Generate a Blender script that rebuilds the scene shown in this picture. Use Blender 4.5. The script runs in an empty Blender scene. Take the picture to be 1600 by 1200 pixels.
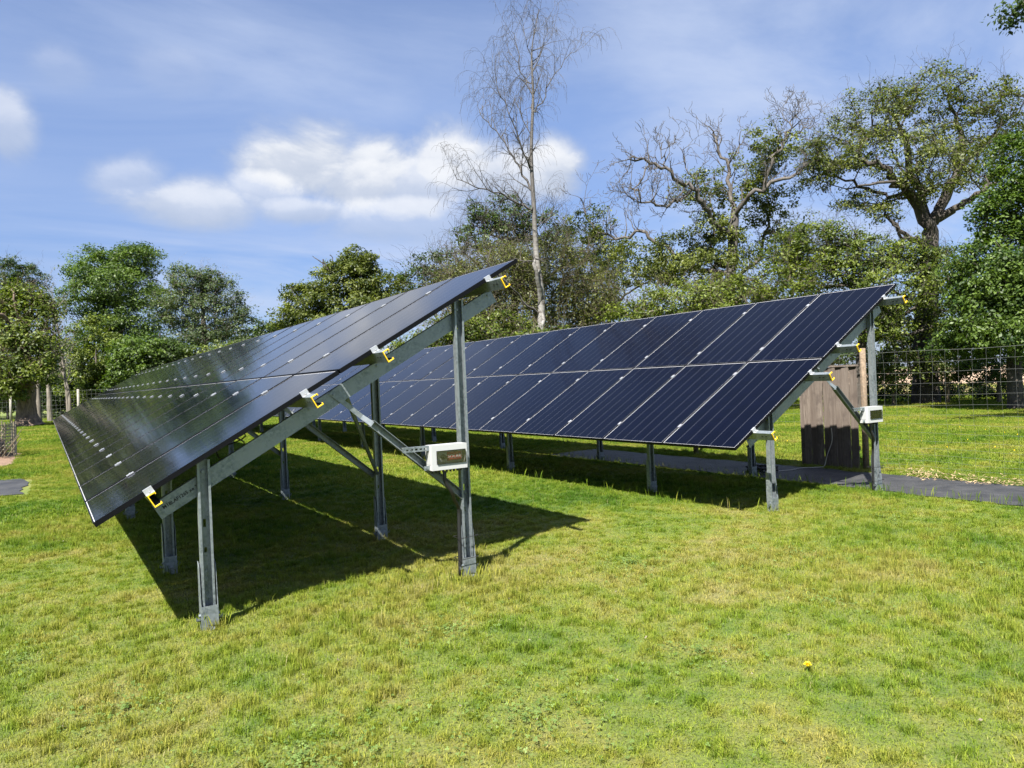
import bpy, math, random
import numpy as np
from mathutils import Matrix, Vector
R = math.radians
SC = bpy.context.scene
COL = SC.collection
rng = np.random.default_rng(7)
random.seed(7)

# ------------------------------------------------------------------ camera
EYE = np.array([0.0, 0.0, 1.65])
FPX = 1146.67                                    # focal length in pixels of a 1600 wide frame
YAW, PITCH, ROLL = 0.567, -0.0038, -0.0409
FWD = np.array([math.sin(YAW)*math.cos(PITCH), math.cos(YAW)*math.cos(PITCH), math.sin(PITCH)])
_r = np.array([math.cos(YAW), -math.sin(YAW), 0.0]); _u = np.cross(_r, FWD)
RGT = math.cos(ROLL)*_r + math.sin(ROLL)*_u
UPV = -math.sin(ROLL)*_r + math.cos(ROLL)*_u
cam = bpy.data.cameras.new('camera'); cam_o = bpy.data.objects.new('camera', cam); COL.objects.link(cam_o)
cam.sensor_width = 36.0; cam.lens = 36.0*FPX/1600.0; cam.clip_start = 0.05; cam.clip_end = 3000.0
m = Matrix.Identity(4)
for i in range(3):
    m[i][0] = RGT[i]; m[i][1] = UPV[i]; m[i][2] = -FWD[i]; m[i][3] = EYE[i]
cam_o.matrix_world = m
SC.camera = cam_o

def at(x, y, D):
    """world point seen at photo pixel (x, y), D metres ahead of the camera"""
    return EYE + D*(FWD + RGT*(x-800.0)/FPX + UPV*(600.0-y)/FPX)
def ground_at(x, D):
    p = at(x, 600.0, D); p[2] = 0.0
    return p

# ------------------------------------------------------------------ sun, sky, exposure
SUN = np.array([-0.498, -0.366, 0.786]); SUN /= np.linalg.norm(SUN)
SUN_EL = math.asin(SUN[2]); SUN_AZ = math.atan2(SUN[0], SUN[1])
sun = bpy.data.lights.new('sun', 'SUN'); sun.energy = 5.0; sun.angle = R(0.53); sun.color = (1.0, 0.955, 0.88)
sun_o = bpy.data.objects.new('sun', sun); COL.objects.link(sun_o)
sun_o.rotation_euler = Vector(SUN).to_track_quat('Z', 'Y').to_euler()
sun_o.location = (0, 0, 30)
SC.view_settings.view_transform = 'Standard'; SC.view_settings.look = 'None'
SC.view_settings.gamma = 1.0; SC.view_settings.exposure = 1.66; SC.view_settings.use_curve_mapping = False
SC.render.engine = 'CYCLES'
SC.cycles.use_denoising = True
try:
    SC.cycles.denoiser = 'OPENIMAGEDENOISE'; SC.cycles.denoising_input_passes = 'RGB_ALBEDO_NORMAL'
    SC.cycles.denoising_prefilter = 'FAST'
except Exception: pass
SC.cycles.max_bounces = 5; SC.cycles.diffuse_bounces = 2; SC.cycles.glossy_bounces = 2
SC.cycles.transmission_bounces = 4; SC.cycles.transparent_max_bounces = 8
SC.cycles.caustics_reflective = False; SC.cycles.caustics_refractive = False
SC.cycles.sample_clamp_indirect = 6.0

class NT:
    """small helper round a node tree"""
    def __init__(s, nt): s.nt = nt
    def n(s, typ, ins=None, **kw):
        nd = s.nt.nodes.new(typ)
        for k, v in kw.items(): setattr(nd, k, v)
        for k, v in (ins or {}).items():
            if hasattr(v, 'links'): s.nt.links.new(v, nd.inputs[k])
            else: nd.inputs[k].default_value = v
        return nd
    def math(s, op, a, b=0.0, c=None, clamp=False):
        d = {0: a, 1: b}
        if c is not None: d[2] = c
        return s.n('ShaderNodeMath', d, operation=op, use_clamp=clamp).outputs[0]
    def mix(s, f, a, b, blend='MIX'):
        nd = s.nt.nodes.new('ShaderNodeMix'); nd.data_type = 'RGBA'; nd.blend_type = blend
        for i, v in ((0, f), (6, a), (7, b)):
            if hasattr(v, 'links'): s.nt.links.new(v, nd.inputs[i])
            else: nd.inputs[i].default_value = v if i == 0 else (tuple(v) + (1.0,) if len(v) == 3 else v)
        return nd.outputs[2]
    def ramp(s, f, stops, interp='LINEAR'):
        nd = s.nt.nodes.new('ShaderNodeValToRGB'); cr = nd.color_ramp; cr.interpolation = interp
        while len(cr.elements) < len(stops): cr.elements.new(0.5)
        for e, (p, c) in zip(cr.elements, stops):
            e.position = p; e.color = (c, c, c, 1) if isinstance(c, (int, float)) else tuple(c) + (1.0,)
        s.nt.links.new(f, nd.inputs[0])
        return nd.outputs[0]
    def smooth(s, v, a, b):
        nd = s.n('ShaderNodeMapRange', {0: v, 1: a, 2: b, 3: 0.0, 4: 1.0}, interpolation_type='SMOOTHSTEP')
        return nd.outputs[0]
    def noise(s, vec, scale, detail=4.0, rough=0.55, dist=0.0):
        return s.n('ShaderNodeTexNoise', {'Vector': vec, 'Scale': scale, 'Detail': detail, 'Roughness': rough, 'Distortion': dist}).outputs[0]

world = bpy.data.worlds.new('World'); SC.world = world; world.use_nodes = True
wt = world.node_tree; wt.nodes.clear(); N = NT(wt)
sky = N.n('ShaderNodeTexSky', sky_type='NISHITA', sun_disc=False, sun_elevation=SUN_EL, sun_rotation=SUN_AZ % (2*math.pi),
          altitude=50.0, air_density=1.0, dust_density=0.6, ozone_density=2.2)
tc = N.n('ShaderNodeTexCoord').outputs['Generated']
sep = N.n('ShaderNodeSeparateXYZ', {0: tc}).outputs
az = N.math('ARCTAN2', sep[0], sep[1])
el = N.math('ARCSINE', sep[2])
SKY_K = 0.062
skyc = N.mix(1.0, sky.outputs[0], (SKY_K*1.0, SKY_K*0.97, SKY_K*1.02), 'MULTIPLY')
# a colour factor by elevation darkens and blues the low sky, evenly all round
skyc = N.mix(1.0, skyc, N.ramp(el, [(0.0, (0.40, 0.47, 0.62)), (0.16, (0.47, 0.56, 0.72)), (0.36, (0.72, 0.78, 0.89)), (0.62, (0.80, 0.84, 0.92))]), 'MULTIPLY')
# a flat cloud deck: project the direction on a plane high above, so clouds thin out and stretch towards the horizon
dz = N.math('ADD', N.math('MAXIMUM', sep[2], 0.0), 0.10)
deck = N.n('ShaderNodeCombineXYZ', {0: N.math('DIVIDE', sep[0], dz), 1: N.math('DIVIDE', sep[1], dz), 2: 0.0}).outputs[0]
rot = N.n('ShaderNodeMapping', {'Vector': deck, 'Location': (1.5, 9.1, 0.0), 'Rotation': (0, 0, R(-25)), 'Scale': (0.75, 1.25, 1.0)}).outputs[0]
veil = N.noise(rot, 0.9, 7.0, 0.58, 0.6)
veil2 = N.noise(N.n('ShaderNodeMapping', {'Vector': deck, 'Location': (1.5, 9.1, 0.0)}).outputs[0], 0.33, 3.0, 0.5, 0.3)
vf = N.math('MULTIPLY', N.smooth(veil, 0.28, 0.72), N.smooth(veil2, 0.28, 0.60))
vf = N.math('ADD', N.math('MULTIPLY', vf, 0.80), 0.14)
col = N.mix(vf, skyc, (0.185, 0.218, 0.292))
# cumulus: ellipses in azimuth and elevation broken up by noise
ang = N.n('ShaderNodeCombineXYZ', {0: az, 1: N.math('MULTIPLY', el, 1.5), 2: 0.0}).outputs[0]
cn = N.math('SUBTRACT', N.noise(ang, 7.5, 9.0, 0.60, 0.3), 0.5)
cb = N.noise(ang, 22.0, 6.0, 0.6)
def az_el(x, y):
    d = at(x, y, 1.0) - EYE; d /= np.linalg.norm(d)
    return math.atan2(d[0], d[1]), math.asin(d[2])
body = None; lit = None
CL = [(492, 246, 100, 56, .97), (575, 262, 95, 52, .95), (445, 250, 66, 48, .97), (500, 258, 80, 46, .97), (565, 282, 95, 46, .92), (640, 292, 120, 52, 0.80), (720, 255, 92, 50, 0.93), (790, 272, 80, 46, .90), (862, 262, 56, 40, .95), (480, 330, 85, 22, 0.66),
      (300, 318, 120, 32, 0.72), (205, 280, 60, 34, 0.45), (650, 338, 170, 36, 0.48), (8, 192, 50, 40, 0.58), (95, 105, 60, 26, 0.16), (270, 110, 60, 34, 0.10), (420, 300, 60, 34, .62)]
for (x, y, rx, ry, k) in CL:
    a0, e0 = az_el(x, y)
    ra = rx*1.25/FPX/ (1+((x-800)/FPX)**2); re = ry*1.25/FPX
    u = N.math('DIVIDE', N.math('SUBTRACT', az, a0), ra)
    v = N.math('DIVIDE', N.math('SUBTRACT', el, e0), re)
    d = N.math('SQRT', N.math('ADD', N.math('MULTIPLY', u, u), N.math('MULTIPLY', v, v)))
    f = N.math('ADD', N.math('SUBTRACT', 1.0, d), N.math('MULTIPLY', cn, 1.45))
    g_ = N.smooth(f, -0.10, 0.55)
    top = N.math('MULTIPLY', g_, N.smooth(N.math('ADD', v, N.math('MULTIPLY', cn, 1.6)), -0.75, 0.45))
    f = N.math('MULTIPLY', g_, k)
    body = f if body is None else N.math('MAXIMUM', body, f); lit = top if lit is None else N.math('MAXIMUM', lit, top)
# the same kind of broken cumulus drifts all round the horizon outside the view
ring = N.noise(N.n('ShaderNodeCombineXYZ', {0: az, 1: N.math('MULTIPLY', el, 2.6), 2: 3.7}).outputs[0], 2.6, 8.0, 0.56)
ringf = N.math('MULTIPLY', N.smooth(ring, 0.56, 0.72), N.math('SUBTRACT', 1.0, N.smooth(N.math('ABSOLUTE', N.math('SUBTRACT', el, 0.33)), 0.10, 0.30)))
# kept out of the stretch of sky whose clouds are placed one by one
inview = N.smooth(N.math('ABSOLUTE', N.math('SUBTRACT', az, YAW)), 0.62, 0.85)
body = N.math('MAXIMUM', body, N.math('MULTIPLY', N.math('MULTIPLY', ringf, inview), 0.8))
lit = N.math('MAXIMUM', lit, N.math('MULTIPLY', ringf, inview))
shade = N.ramp(N.math('ADD', N.math('MULTIPLY', lit, 0.8), N.math('MULTIPLY', cb, 0.35)), [(0.15, (0.160, 0.184, 0.230)), (0.65, (0.212, 0.230, 0.265)), (1.02, (0.300, 0.306, 0.316))])
col = N.mix(body, col, shade)
bg = N.n('ShaderNodeBackground', {'Color': col, 'Strength': 1.0})
wt.links.new(bg.outputs[0], N.n('ShaderNodeOutputWorld').inputs[0])

# ------------------------------------------------------------------ materials
def mat(name, build):
    m = bpy.data.materials.new(name); m.use_nodes = True
    m.node_tree.nodes.clear(); n = NT(m.node_tree)
    out = m.node_tree.nodes.new('ShaderNodeOutputMaterial')
    m.node_tree.links.new(build(n), out.inputs[0])
    return m
def principled(n, **k):
    return n.n('ShaderNodeBsdfPrincipled', {kk.replace('_', ' '): v for kk, v in k.items()}).outputs[0]
def c4(c): return tuple(c) + (1.0,)
def bump(n, h, strength=0.3, dist=0.01):
    return n.n('ShaderNodeBump', {'Strength': strength, 'Distance': dist, 'Height': h}).outputs[0]

def grass_base(n):
    """lawn colour by place: lush, yellow-green and straw-dry patches"""
    pos = n.n('ShaderNodeNewGeometry').outputs['Position']
    a = n.noise(pos, 0.42, 4.0, 0.6, 0.4)
    b = n.noise(pos, 1.7, 4.0, 0.6, 0.3)
    c = n.noise(pos, 0.16, 2.0, 0.5)
    dist = n.n('ShaderNodeVectorMath', {0: pos, 1: (2.6, 3.6, 0.0)}, operation='DISTANCE').outputs['Value']
    dry = n.math('SUBTRACT', 1.0, n.smooth(dist, 1.5, 5.5))           # the parched stretch in the foreground
    e = n.noise(pos, 7.0, 3.0, 0.6, 0.3)
    f = n.math('ADD', n.math('MULTIPLY', a, 0.60), n.math('MULTIPLY', b, 0.45))
    f = n.math('ADD', f, n.math('MULTIPLY', n.math('SUBTRACT', e, 0.5), 0.32))
    f = n.math('ADD', f, n.math('MULTIPLY', n.math('SUBTRACT', c, 0.5), 0.30))
    f = n.math('ADD', f, n.math('MULTIPLY', dry, 0.078))
    return n.ramp(f, [(0.36, (0.055, 0.122, 0.008)), (0.46, (0.112, 0.178, 0.014)), (0.55, (0.174, 0.220, 0.025)),
                      (0.64, (0.226, 0.230, 0.042)), (0.78, (0.285, 0.250, 0.095))])
def b_lawn(n):
    pos = n.n('ShaderNodeNewGeometry').outputs['Position']
    base = grass_base(n)
    fine = n.noise(pos, 60.0, 5.0, 0.7)
    base = n.mix(n.ramp(fine, [(0.35, 0.75), (0.65, 0.0)]), base, (0.045, 0.055, 0.018))
    return principled(n, Base_Color=base, Roughness=0.9, Normal=bump(n, fine, 0.8, 0.03))
def b_blade(n):
    base = grass_base(n)
    t = n.n('ShaderNodeAttribute', attribute_name='tint').outputs['Fac']
    dark = n.ramp(t, [(0.0, (0.35, 0.45, 0.35)), (0.5, (1.0, 1.0, 1.0)), (0.86, (1.5, 1.4, 1.3)), (1.0, (1.6, 1.5, 1.8))])
    colr = n.mix(1.0, base, dark, 'MULTIPLY')
    colr = n.mix(n.ramp(t, [(0.88, 0.0), (0.93, 0.75)]), colr, (0.30, 0.255, 0.13))
    d = n.n('ShaderNodeBsdfPrincipled', {'Base Color': colr, 'Roughness': 0.6, 'Specular IOR Level': 0.15}).outputs[0]
    tr = n.n('ShaderNodeBsdfTranslucent', {'Color': n.mix(1.0, colr, (1.1, 1.2, 0.6), 'MULTIPLY')}).outputs[0]
    return n.n('ShaderNodeMixShader', {0: 0.34, 1: d, 2: tr}).outputs[0]
def leaf_mat(name, dark, lite, trans=0.35, gloss=0.4):
    def b(n):
        t = n.n('ShaderNodeAttribute', attribute_name='tint').outputs['Fac']
        colr = n.ramp(t, [(0.05, dark), (0.55, tuple((a+b_)/2 for a, b_ in zip(dark, lite))), (0.95, lite)])
        d = n.n('ShaderNodeBsdfPrincipled', {'Base Color': colr, 'Roughness': 0.5, 'Specular IOR Level': gloss}).outputs[0]
        tr = n.n('ShaderNodeBsdfTranslucent', {'Color': n.mix(1.0, colr, (1.25, 1.35, 0.5), 'MULTIPLY')}).outputs[0]
        return n.n('ShaderNodeMixShader', {0: trans, 1: d, 2: tr}).outputs[0]
    return mat(name, b)
def bark_mat(name, dark, lite, scale=6.0, stretch=0.25):
    def b(n):
        co = n.n('ShaderNodeNewGeometry').outputs['Position']
        mp = n.n('ShaderNodeMapping', {'Vector': co, 'Scale': (1, 1, stretch)}).outputs[0]
        h = n.noise(mp, scale, 6.0, 0.65, 0.6)
        return principled(n, Base_Color=n.ramp(h, [(0.35, dark), (0.65, lite)]), Roughness=0.9, Normal=bump(n, h, 0.7, 0.04))
    return mat(name, b)
def b_birch(n):
    co = n.n('ShaderNodeNewGeometry').outputs['Position']
    mp = n.n('ShaderNodeMapping', {'Vector': co, 'Scale': (1.0, 1.0, 4.0)}).outputs[0]
    h = n.noise(mp, 2.6, 5.0, 0.65, 0.3)
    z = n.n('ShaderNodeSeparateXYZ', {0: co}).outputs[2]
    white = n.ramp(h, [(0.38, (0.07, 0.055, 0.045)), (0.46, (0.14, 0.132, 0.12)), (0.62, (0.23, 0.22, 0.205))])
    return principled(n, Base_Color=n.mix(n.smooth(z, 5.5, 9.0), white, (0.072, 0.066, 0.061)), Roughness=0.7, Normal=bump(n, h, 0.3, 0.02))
def b_steel(n):
    co = n.n('ShaderNodeTexCoord').outputs['Object']
    a = n.noise(co, 40.0, 4.0, 0.6); v = n.n('ShaderNodeTexVoronoi', {'Vector': co, 'Scale': 55.0}).outputs['Color']
    v = n.n('ShaderNodeSeparateXYZ', {0: v}).outputs[0]
    f = n.math('ADD', n.math('MULTIPLY', a, 0.7), n.math('MULTIPLY', v, 0.3))
    s = n.noise(co, 5.0, 4.0, 0.6)
    base = n.mix(n.smooth(s, 0.35, 0.7), n.ramp(f, [(0.3, (0.125, 0.152, 0.165)), (0.7, (0.27, 0.305, 0.322))]), (0.24, 0.27, 0.285))
    return principled(n, Base_Color=base, Metallic=0.55, Roughness=n.ramp(a, [(0.3, 0.36), (0.7, 0.56)]), Normal=bump(n, a, 0.06, 0.003))
def b_cells(n):
    # flat cells laminated under glass: six columns with pale gaps, fine busbars, a white margin
    sp = n.n('ShaderNodeSeparateXYZ', {0: n.n('ShaderNodeTexCoord').outputs['Object']}).outputs
    Wm, Lm = 1.140, 1.9066
    u = n.math('DIVIDE', n.math('SUBTRACT', sp[1], 0.022), (Wm-0.044)/6.0)
    fu = n.math('FRACT', u)
    edge = n.math('SUBTRACT', 0.5, n.math('ABSOLUTE', n.math('SUBTRACT', fu, 0.5)))
    gap = n.math('SUBTRACT', 1.0, n.smooth(edge, 0.011, 0.019))
    vv = n.math('DIVIDE', n.math('SUBTRACT', sp[0], 0.022), (Lm-0.044)/20.0)
    busf = n.math('ABSOLUTE', n.math('SUBTRACT', n.math('FRACT', n.math('MULTIPLY', fu, 9.0)), 0.5))
    bus = n.math('SUBTRACT', 1.0, n.smooth(busf, 0.03, 0.10))
    m1 = n.math('MAXIMUM', n.math('LESS_THAN', sp[1], 0.0146), n.math('GREATER_THAN', sp[1], Wm-0.0146))
    m2 = n.math('MAXIMUM', n.math('LESS_THAN', sp[0], 0.0146), n.math('GREATER_THAN', sp[0], Lm-0.0146))
    rim = n.math('MAXIMUM', m1, m2)
    rnd = n.n('ShaderNodeObjectInfo').outputs['Random']
    cellv = n.n('ShaderNodeTexWhiteNoise', {'Vector': n.n('ShaderNodeCombineXYZ', {0: n.math('FLOOR', u), 1: n.math('FLOOR', vv), 2: rnd}).outputs[0]}, noise_dimensions='3D').outputs['Value']
    cell = n.mix(cellv, (0.0002, 0.0006, 0.0042), (0.0004, 0.0009, 0.0056))
    cell = n.mix(n.math('MULTIPLY', bus, 0.4), cell, (0.0016, 0.0024, 0.0080))
    base = n.mix(n.math('MULTIPLY', gap, 0.8), cell, (0.055, 0.060, 0.078))
    base = n.mix(rim, base, (0.50, 0.51, 0.53))
    dirt = n.noise(n.n('ShaderNodeNewGeometry').outputs['Position'], 1.3, 6.0, 0.65, 0.5)
    base = n.mix(n.math('MULTIPLY', n.smooth(dirt, 0.50, 0.8), 0.0012), base, (0.30, 0.28, 0.23))
    rough = n.ramp(dirt, [(0.3, 0.06), (0.7, 0.11)])
    return principled(n, Base_Color=base, Roughness=rough, IOR=1.23, Specular_IOR_Level=0.5)
def plain(name, col, rough=0.6, metal=0.0, var=0.12, scale=25.0, bmp=0.0, **kw):
    def b(n):
        co = n.n('ShaderNodeTexCoord').outputs['Object']
        h = n.noise(co, scale, 4.0, 0.6)
        lo = tuple(c*(1-var) for c in col); hi = tuple(min(1.0, c*(1+var)) for c in col)
        k = dict(Base_Color=n.ramp(h, [(0.3, lo), (0.7, hi)]), Roughness=rough, Metallic=metal, **kw)
        if bmp: k['Normal'] = bump(n, h, bmp, 0.01)
        return principled(n, **k)
    return mat(name, b)
def b_wood(n):
    co = n.n('ShaderNodeTexCoord').outputs['Object']
    rnd = n.n('ShaderNodeObjectInfo').outputs['Random']
    co = n.n('ShaderNodeVectorMath', {0: co, 1: n.n('ShaderNodeCombineXYZ', {0: n.math('MULTIPLY', rnd, 7.0), 1: 0.0, 2: n.math('MULTIPLY', rnd, 3.0)}).outputs[0]}, operation='ADD').outputs[0]
    mp = n.n('ShaderNodeMapping', {'Vector': co, 'Scale': (1, 1, 0.06)}).outputs[0]
    g = n.noise(mp, 26.0, 6.0, 0.75, 1.0); s = n.noise(co, 3.0, 5.0, 0.65)
    base = n.ramp(g, [(0.3, (0.078, 0.058, 0.045)), (0.5, (0.160, 0.130, 0.106)), (0.72, (0.250, 0.215, 0.182))])
    base = n.mix(n.smooth(s, 0.48, 0.66), base, (0.095, 0.075, 0.062))
    base = n.mix(n.math('MULTIPLY', rnd, 0.6), base, (0.085, 0.066, 0.055))
    return principled(n, Base_Color=base, Roughness=0.9, Normal=bump(n, g, 0.5, 0.006))
def b_membrane(n):
    pos = n.n('ShaderNodeNewGeometry').outputs['Position']
    a = n.noise(pos, 3.0, 5.0, 0.6, 0.5); w = n.noise(pos, 90.0, 3.0, 0.6)
    base = n.ramp(a, [(0.35, (0.020, 0.021, 0.024)), (0.7, (0.054, 0.054, 0.055))])
    return principled(n, Base_Color=base, Roughness=0.62, Normal=bump(n, n.math('ADD', a, n.math('MULTIPLY', w, 0.25)), 0.6, 0.05))
def b_soil(n):
    pos = n.n('ShaderNodeNewGeometry').outputs['Position']
    a = n.noise(pos, 8.0, 8.0, 0.7)
    return principled(n, Base_Color=n.ramp(a, [(0.3, (0.10, 0.06, 0.04)), (0.7, (0.30, 0.20, 0.13))]), Roughness=0.95, Normal=bump(n, a, 0.9, 0.08))
def b_field(n):
    pos = n.n('ShaderNodeNewGeometry').outputs['Position']
    a = n.noise(pos, 0.25, 5.0, 0.6)
    return principled(n, Base_Color=n.ramp(a, [(0.3, (0.33, 0.22, 0.15)), (0.7, (0.44, 0.33, 0.21))]), Roughness=0.95)
def b_window(n):
    gl = n.n('ShaderNodeBsdfGlossy', {'Color': (0.9, 0.9, 0.9, 1), 'Roughness': 0.08}).outputs[0]
    tr = n.n('ShaderNodeBsdfTransparent', {'Color': (0.86, 0.86, 0.85, 1)}).outputs[0]
    fr = n.n('ShaderNodeFresnel', {'IOR': 1.5}).outputs[0]
    return n.n('ShaderNodeMixShader', {0: n.math('ADD', fr, 0.02), 1: tr, 2: gl}).outputs[0]

M = {}
M['lawn'] = mat('lawn_soil', b_lawn); M['blade'] = mat('grass_blade', b_blade)
M['steel'] = mat('galvanised_steel', b_steel); M['cells'] = mat('solar_cells', b_cells)
M['frame'] = plain('black_anodised', (0.0035, 0.0038, 0.0048), 0.5, 0.0, Specular_IOR_Level=0.12)
M['back'] = plain('grey_backsheet', (0.10, 0.105, 0.11), 0.6)
M['alu'] = plain('clamp_aluminium', (0.44, 0.455, 0.47), 0.42, 0.5, 0.06)
M['yellow'] = plain('yellow_paint', (0.78, 0.50, 0.012), 0.5, 0.0, 0.10)
M['white'] = plain('white_plastic', (0.40, 0.41, 0.41), 0.4, 0.0, 0.03)
M['black'] = plain('black_plastic', (0.012, 0.012, 0.013), 0.45, 0.0, 0.2)
M['red'] = plain('red_label', (0.42, 0.02, 0.03), 0.5, 0.0, 0.05)
M['grey'] = plain('grey_plastic', (0.36, 0.37, 0.37), 0.5, 0.0, 0.05)
M['ink'] = plain('black_ink', (0.010, 0.011, 0.013), 0.7, 0.0, 0.1)
M['window'] = mat('clear_cover', b_window)
M['wood'] = mat('weathered_wood', b_wood)
M['stake'] = plain('treated_stake', (0.17, 0.125, 0.085), 0.9, 0.0, 0.35, 30.0, 0.4)
M['pale_stake'] = plain('pale_post', (0.27, 0.255, 0.22), 0.9, 0.0, 0.2, 10.0, 0.4)
M['wire'] = plain('zinc_wire', (0.20, 0.21, 0.20), 0.5, 0.3, 0.1)
M['membrane'] = mat('weed_membrane', b_membrane); M['soil'] = mat('bare_soil', b_soil); M['field'] = mat('ploughed_field', b_field)
M['cane'] = plain('dry_cane', (0.17, 0.145, 0.10), 0.85, 0.0, 0.3, 12.0)
M['net'] = plain('dark_netting', (0.025, 0.028, 0.026), 0.8)
M['cord'] = plain('pale_cord', (0.45, 0.42, 0.37), 0.8)
M['straw'] = plain('dry_clippings', (0.30, 0.22, 0.12), 0.9, 0.0, 0.4, 40.0)
M['petal'] = plain('yellow_petal', (0.85, 0.62, 0.01), 0.6, 0.0, 0.1)
M['daisy'] = plain('white_petal', (0.72, 0.72, 0.66), 0.6, 0.0, 0.1)
M['stem'] = plain('green_stem', (0.10, 0.17, 0.03), 0.7)
M['bark'] = bark_mat('oak_bark', (0.022, 0.018, 0.015), (0.080, 0.068, 0.056))
M['bark_dead'] = bark_mat('dead_oak_bark', (0.038, 0.033, 0.029), (0.115, 0.103, 0.092))
M['bark_brown'] = bark_mat('brown_bark', (0.060, 0.040, 0.030), (0.20, 0.145, 0.11))
M['bark_pale'] = bark_mat('pale_bark', (0.09, 0.078, 0.062), (0.22, 0.195, 0.16))
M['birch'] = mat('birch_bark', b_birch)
M['twig_brown'] = bark_mat('brown_twig', (0.050, 0.042, 0.026), (0.120, 0.100, 0.062))
M['twig_birch'] = bark_mat('birch_twig', (0.040, 0.036, 0.034), (0.095, 0.088, 0.082))
M['leaf_oak'] = leaf_mat('oak_leaf', (0.018, 0.036, 0.005), (0.165, 0.190, 0.030))
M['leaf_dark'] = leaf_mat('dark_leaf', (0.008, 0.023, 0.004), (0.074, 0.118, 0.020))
M['leaf_green'] = leaf_mat('green_leaf', (0.011, 0.034, 0.005), (0.122, 0.188, 0.028))
M['leaf_lime'] = leaf_mat('yellow_green_leaf', (0.020, 0.044, 0.005), (0.168, 0.208, 0.026))
M['leaf_silver'] = leaf_mat('silvery_leaf', (0.018, 0.040, 0.012), (0.130, 0.170, 0.065))
M['leaf_olive'] = leaf_mat('olive_leaf', (0.030, 0.042, 0.008), (0.165, 0.180, 0.040))

# ------------------------------------------------------------------ mesh helpers
class MB:
    def __init__(s): s.v = []; s.f = []; s.mi = []; s.n = 0
    def add(s, vs, fs, mi=0):
        s.v.extend([tuple(map(float, q)) for q in vs]); s.f.extend([tuple(i+s.n for i in f) for f in fs])
        s.mi.extend([mi]*len(fs)); s.n += len(vs); return s
    def box(s, a, b, mi=0):
        (x0, y0, z0), (x1, y1, z1) = a, b
        vs = [(x0,y0,z0),(x1,y0,z0),(x1,y1,z0),(x0,y1,z0),(x0,y0,z1),(x1,y0,z1),(x1,y1,z1),(x0,y1,z1)]
        return s.add(vs, [(0,3,2,1),(4,5,6,7),(0,1,5,4),(1,2,6,5),(2,3,7,6),(3,0,4,7)], mi)
    def prism(s, prof, axis, a, b, mi=0):
        """extrude a closed 2D profile along an axis; the profile runs in the two other axes in order"""
        n = len(prof); vs = []
        for t in (a, b):
            for (p, q) in prof:
                vs.append((t, p, q) if axis == 0 else (p, t, q) if axis == 1 else (p, q, t))
        fs = [(i, (i+1) % n, n+(i+1) % n, n+i) for i in range(n)] + [tuple(range(n))[::-1], tuple(range(n, 2*n))]
        return s.add(vs, fs, mi)
    def tube(s, pts, rad, k=6, mi=0, cap=True):
        pts = np.asarray(pts, float); n = len(pts)
        rad = np.full(n, rad) if np.isscalar(rad) else np.asarray(rad, float)
        tan = np.gradient(pts, axis=0); tan /= np.linalg.norm(tan, axis=1)[:, None] + 1e-9
        ref = np.array([0, 0, 1.0]) if abs(tan[0][2]) < 0.9 else np.array([1.0, 0, 0])
        vs = []; a = np.cross(tan[0], ref)
        for i in range(n):
            a = a - tan[i]*(a @ tan[i]); a /= np.linalg.norm(a) + 1e-9; b = np.cross(tan[i], a)
            for j in range(k):
                w = 2*math.pi*j/k; vs.append(pts[i] + rad[i]*(math.cos(w)*a + math.sin(w)*b))
        fs = [(i*k+j, i*k+(j+1) % k, (i+1)*k+(j+1) % k, (i+1)*k+j) for i in range(n-1) for j in range(k)]
        if cap: fs += [tuple(range(k))[::-1], tuple((n-1)*k+j for j in range(k))]
        return s.add(vs, fs, mi)
    def mesh(s, name, mats, smooth=False):
        me = bpy.data.meshes.new(name); me.from_pydata(s.v, [], s.f)
        for q in (mats if isinstance(mats, (list, tuple)) else [mats]): me.materials.append(q)
        if any(s.mi): me.polygons.foreach_set('material_index', s.mi)
        if smooth: me.polygons.foreach_set('use_smooth', [True]*len(s.f))
        me.update(); return me
    def build(s, name, mats, parent=None, smooth=False, loc=None, rot=None):
        return link(name, s.mesh(name, mats, smooth), parent, loc, rot)
def link(name, me, parent=None, loc=None, rot=None):
    o = bpy.data.objects.new(name, me); COL.objects.link(o)
    if parent: o.parent = parent
    if loc is not None: o.location = loc
    if rot is not None: o.rotation_euler = rot
    return o
def tag(o, label=None, cat=None, group=None, kind=None):
    for k, v in (('label', label), ('category', cat), ('group', group), ('kind', kind)):
        if v: o[k] = v
    return o
def empty(name, loc, rz=0.0, label=None, cat=None, group=None):
    o = bpy.data.objects.new(name, None); COL.objects.link(o); o.location = loc; o.rotation_euler = (0, 0, rz)
    o.empty_display_size = 0.2
    return tag(o, label, cat, group)
def poly_mesh(name, V, F, mats, tint=None, smooth=False):
    """fast mesh from arrays; all faces have the same number of corners"""
    me = bpy.data.meshes.new(name); V = np.asarray(V, np.float32); F = np.asarray(F, np.int32); k = F.shape[1]
    me.vertices.add(len(V)); me.vertices.foreach_set('co', V.ravel())
    me.loops.add(F.size); me.loops.foreach_set('vertex_index', F.ravel())
    me.polygons.add(len(F)); me.polygons.foreach_set('loop_start', np.arange(0, F.size, k, dtype=np.int32))
    me.materials.append(mats)
    if tint is not None:
        at_ = me.attributes.new('tint', 'FLOAT', 'FACE'); at_.data.foreach_set('value', np.asarray(tint, np.float32))
    if smooth: me.polygons.foreach_set('use_smooth', np.ones(len(F), bool))
    me.update(calc_edges=True); return me
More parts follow.
